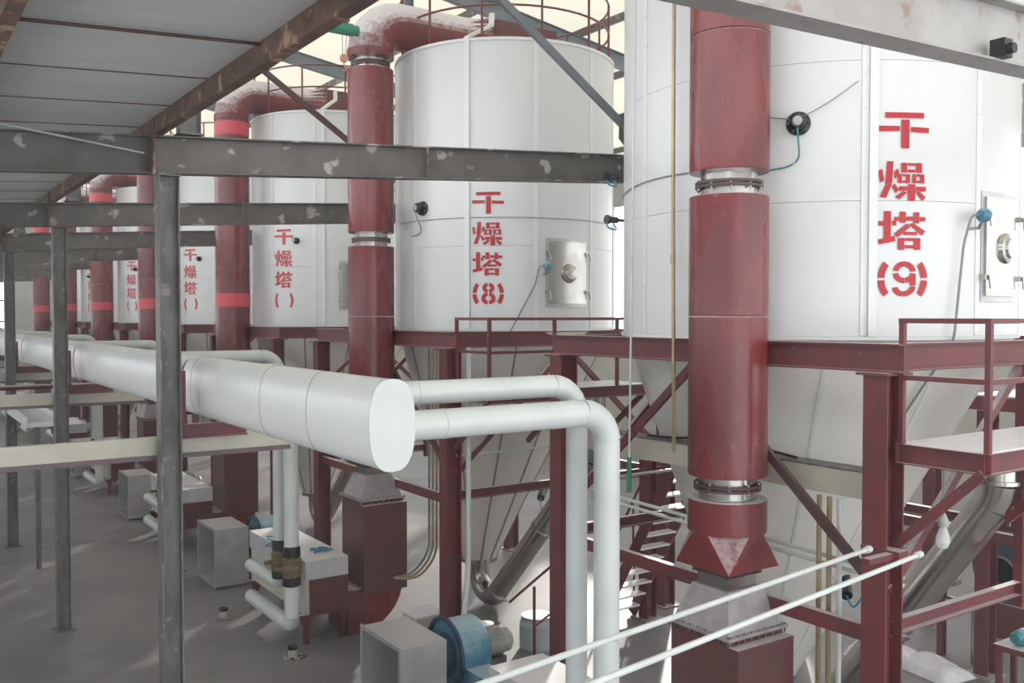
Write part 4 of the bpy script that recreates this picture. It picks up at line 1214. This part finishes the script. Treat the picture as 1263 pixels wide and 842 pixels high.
part(t, 'mount', 'steel_post', lambda b: b.box(-.12, .12, -.26, .26, 1.50, 1.56))
part(t, 'pedestal', 'red_frame', lambda b: b.ibeam((0, 0, .3), (0, 0, 1.5), .12, .10, up=(1, 0, 0)))
solo('rear_pipe', 'horizontal stainless pipe low behind the slanted duct', 'pipe', 'stain', lambda b: (b.tube(bend([(14.3, 9.6, .9), (14.3, 7.9, .9), (14.3, 7.9, 0)], .12, 4), .08, 14), b.tube(bend([(14.3, 8.9, .9), (14.3, 9.6, .9), (14.3, 9.6, 0)], .12, 4), .079, 14)))

# electric hoist under the hall roof
HX, HY, HZ = 6.31, 14.0, 10.12
t = thing('electric_hoist', 'green electric hoist hanging under the roof beside the red elbow', 'hoist', (HX, HY, HZ))
part(t, 'hoist_body', 'green', lambda b: b.lathe([(0, -.26), (.08, -.26), (.10, -.22), (.10, .14), (.085, .16), (.085, .24), (0, .26)], 18, axis='x'))
part(t, 'hoist_trolley', 'steel', lambda b: (b.box(-.06, .06, -.1, .1, .1, .2), b.tube([(-.05, 0, .2), (-.05, 0, 3.0)], .012, 6), b.tube([(.05, 0, .2), (.05, 0, 3.0)], .012, 6)))
part(t, 'hoist_rope', 'grey_cable', lambda b: (b.tube([(-.03, 0, -.1), (-.02, 0, -.42)], .006, 6), b.tube([(.05, 0, -.1), (.02, 0, -.42)], .006, 6)))
part(t, 'hook_block', 'hook', lambda b: (b.lathe([(0, -.04), (.06, -.04), (.07, 0), (.06, .04), (0, .04)], 16, c=(0, 0, -.47), axis='y'),))
part(t, 'hook', 'hook', lambda b: b.tube([(0, 0, -.54), (0, 0, -.58), (.03, 0, -.62), (.03, 0, -.66), (0, 0, -.68), (-.03, 0, -.65)], .012, 6))

# green upright at the far left end and clutter by the rear
solo('green_pillar', 'green painted pillar at the far left end of the hall', 'pillar', 'green', lambda b: b.ibeam((0, 0, 0), (0, 0, 9), .5, .5, .05, .04, up=(1, 0, 0)), (4.3, 60, 0))

# ------------------------------------------------------------------ dusty air of the hall
hm = bpy.data.materials.new('dusty_air')
hm.use_nodes = True
hn = hm.node_tree
hn.nodes.remove(hn.nodes['Principled BSDF'])
vs = hn.nodes.new('ShaderNodeVolumeScatter')
vs.inputs['Color'].default_value = (0.97, 0.96, 0.97, 1)
vs.inputs['Density'].default_value = 0.0042
vs.inputs['Anisotropy'].default_value = 0.2
hn.links.new(vs.outputs[0], hn.nodes['Material Output'].inputs['Volume'])
M['haze'] = hm
solo('dusty_air', 'thin pale dust haze filling the hall', 'haze', 'haze', lambda b: b.box(-3.9, 22.9, -3, 69.5, .03, 11.0), kind='stuff')
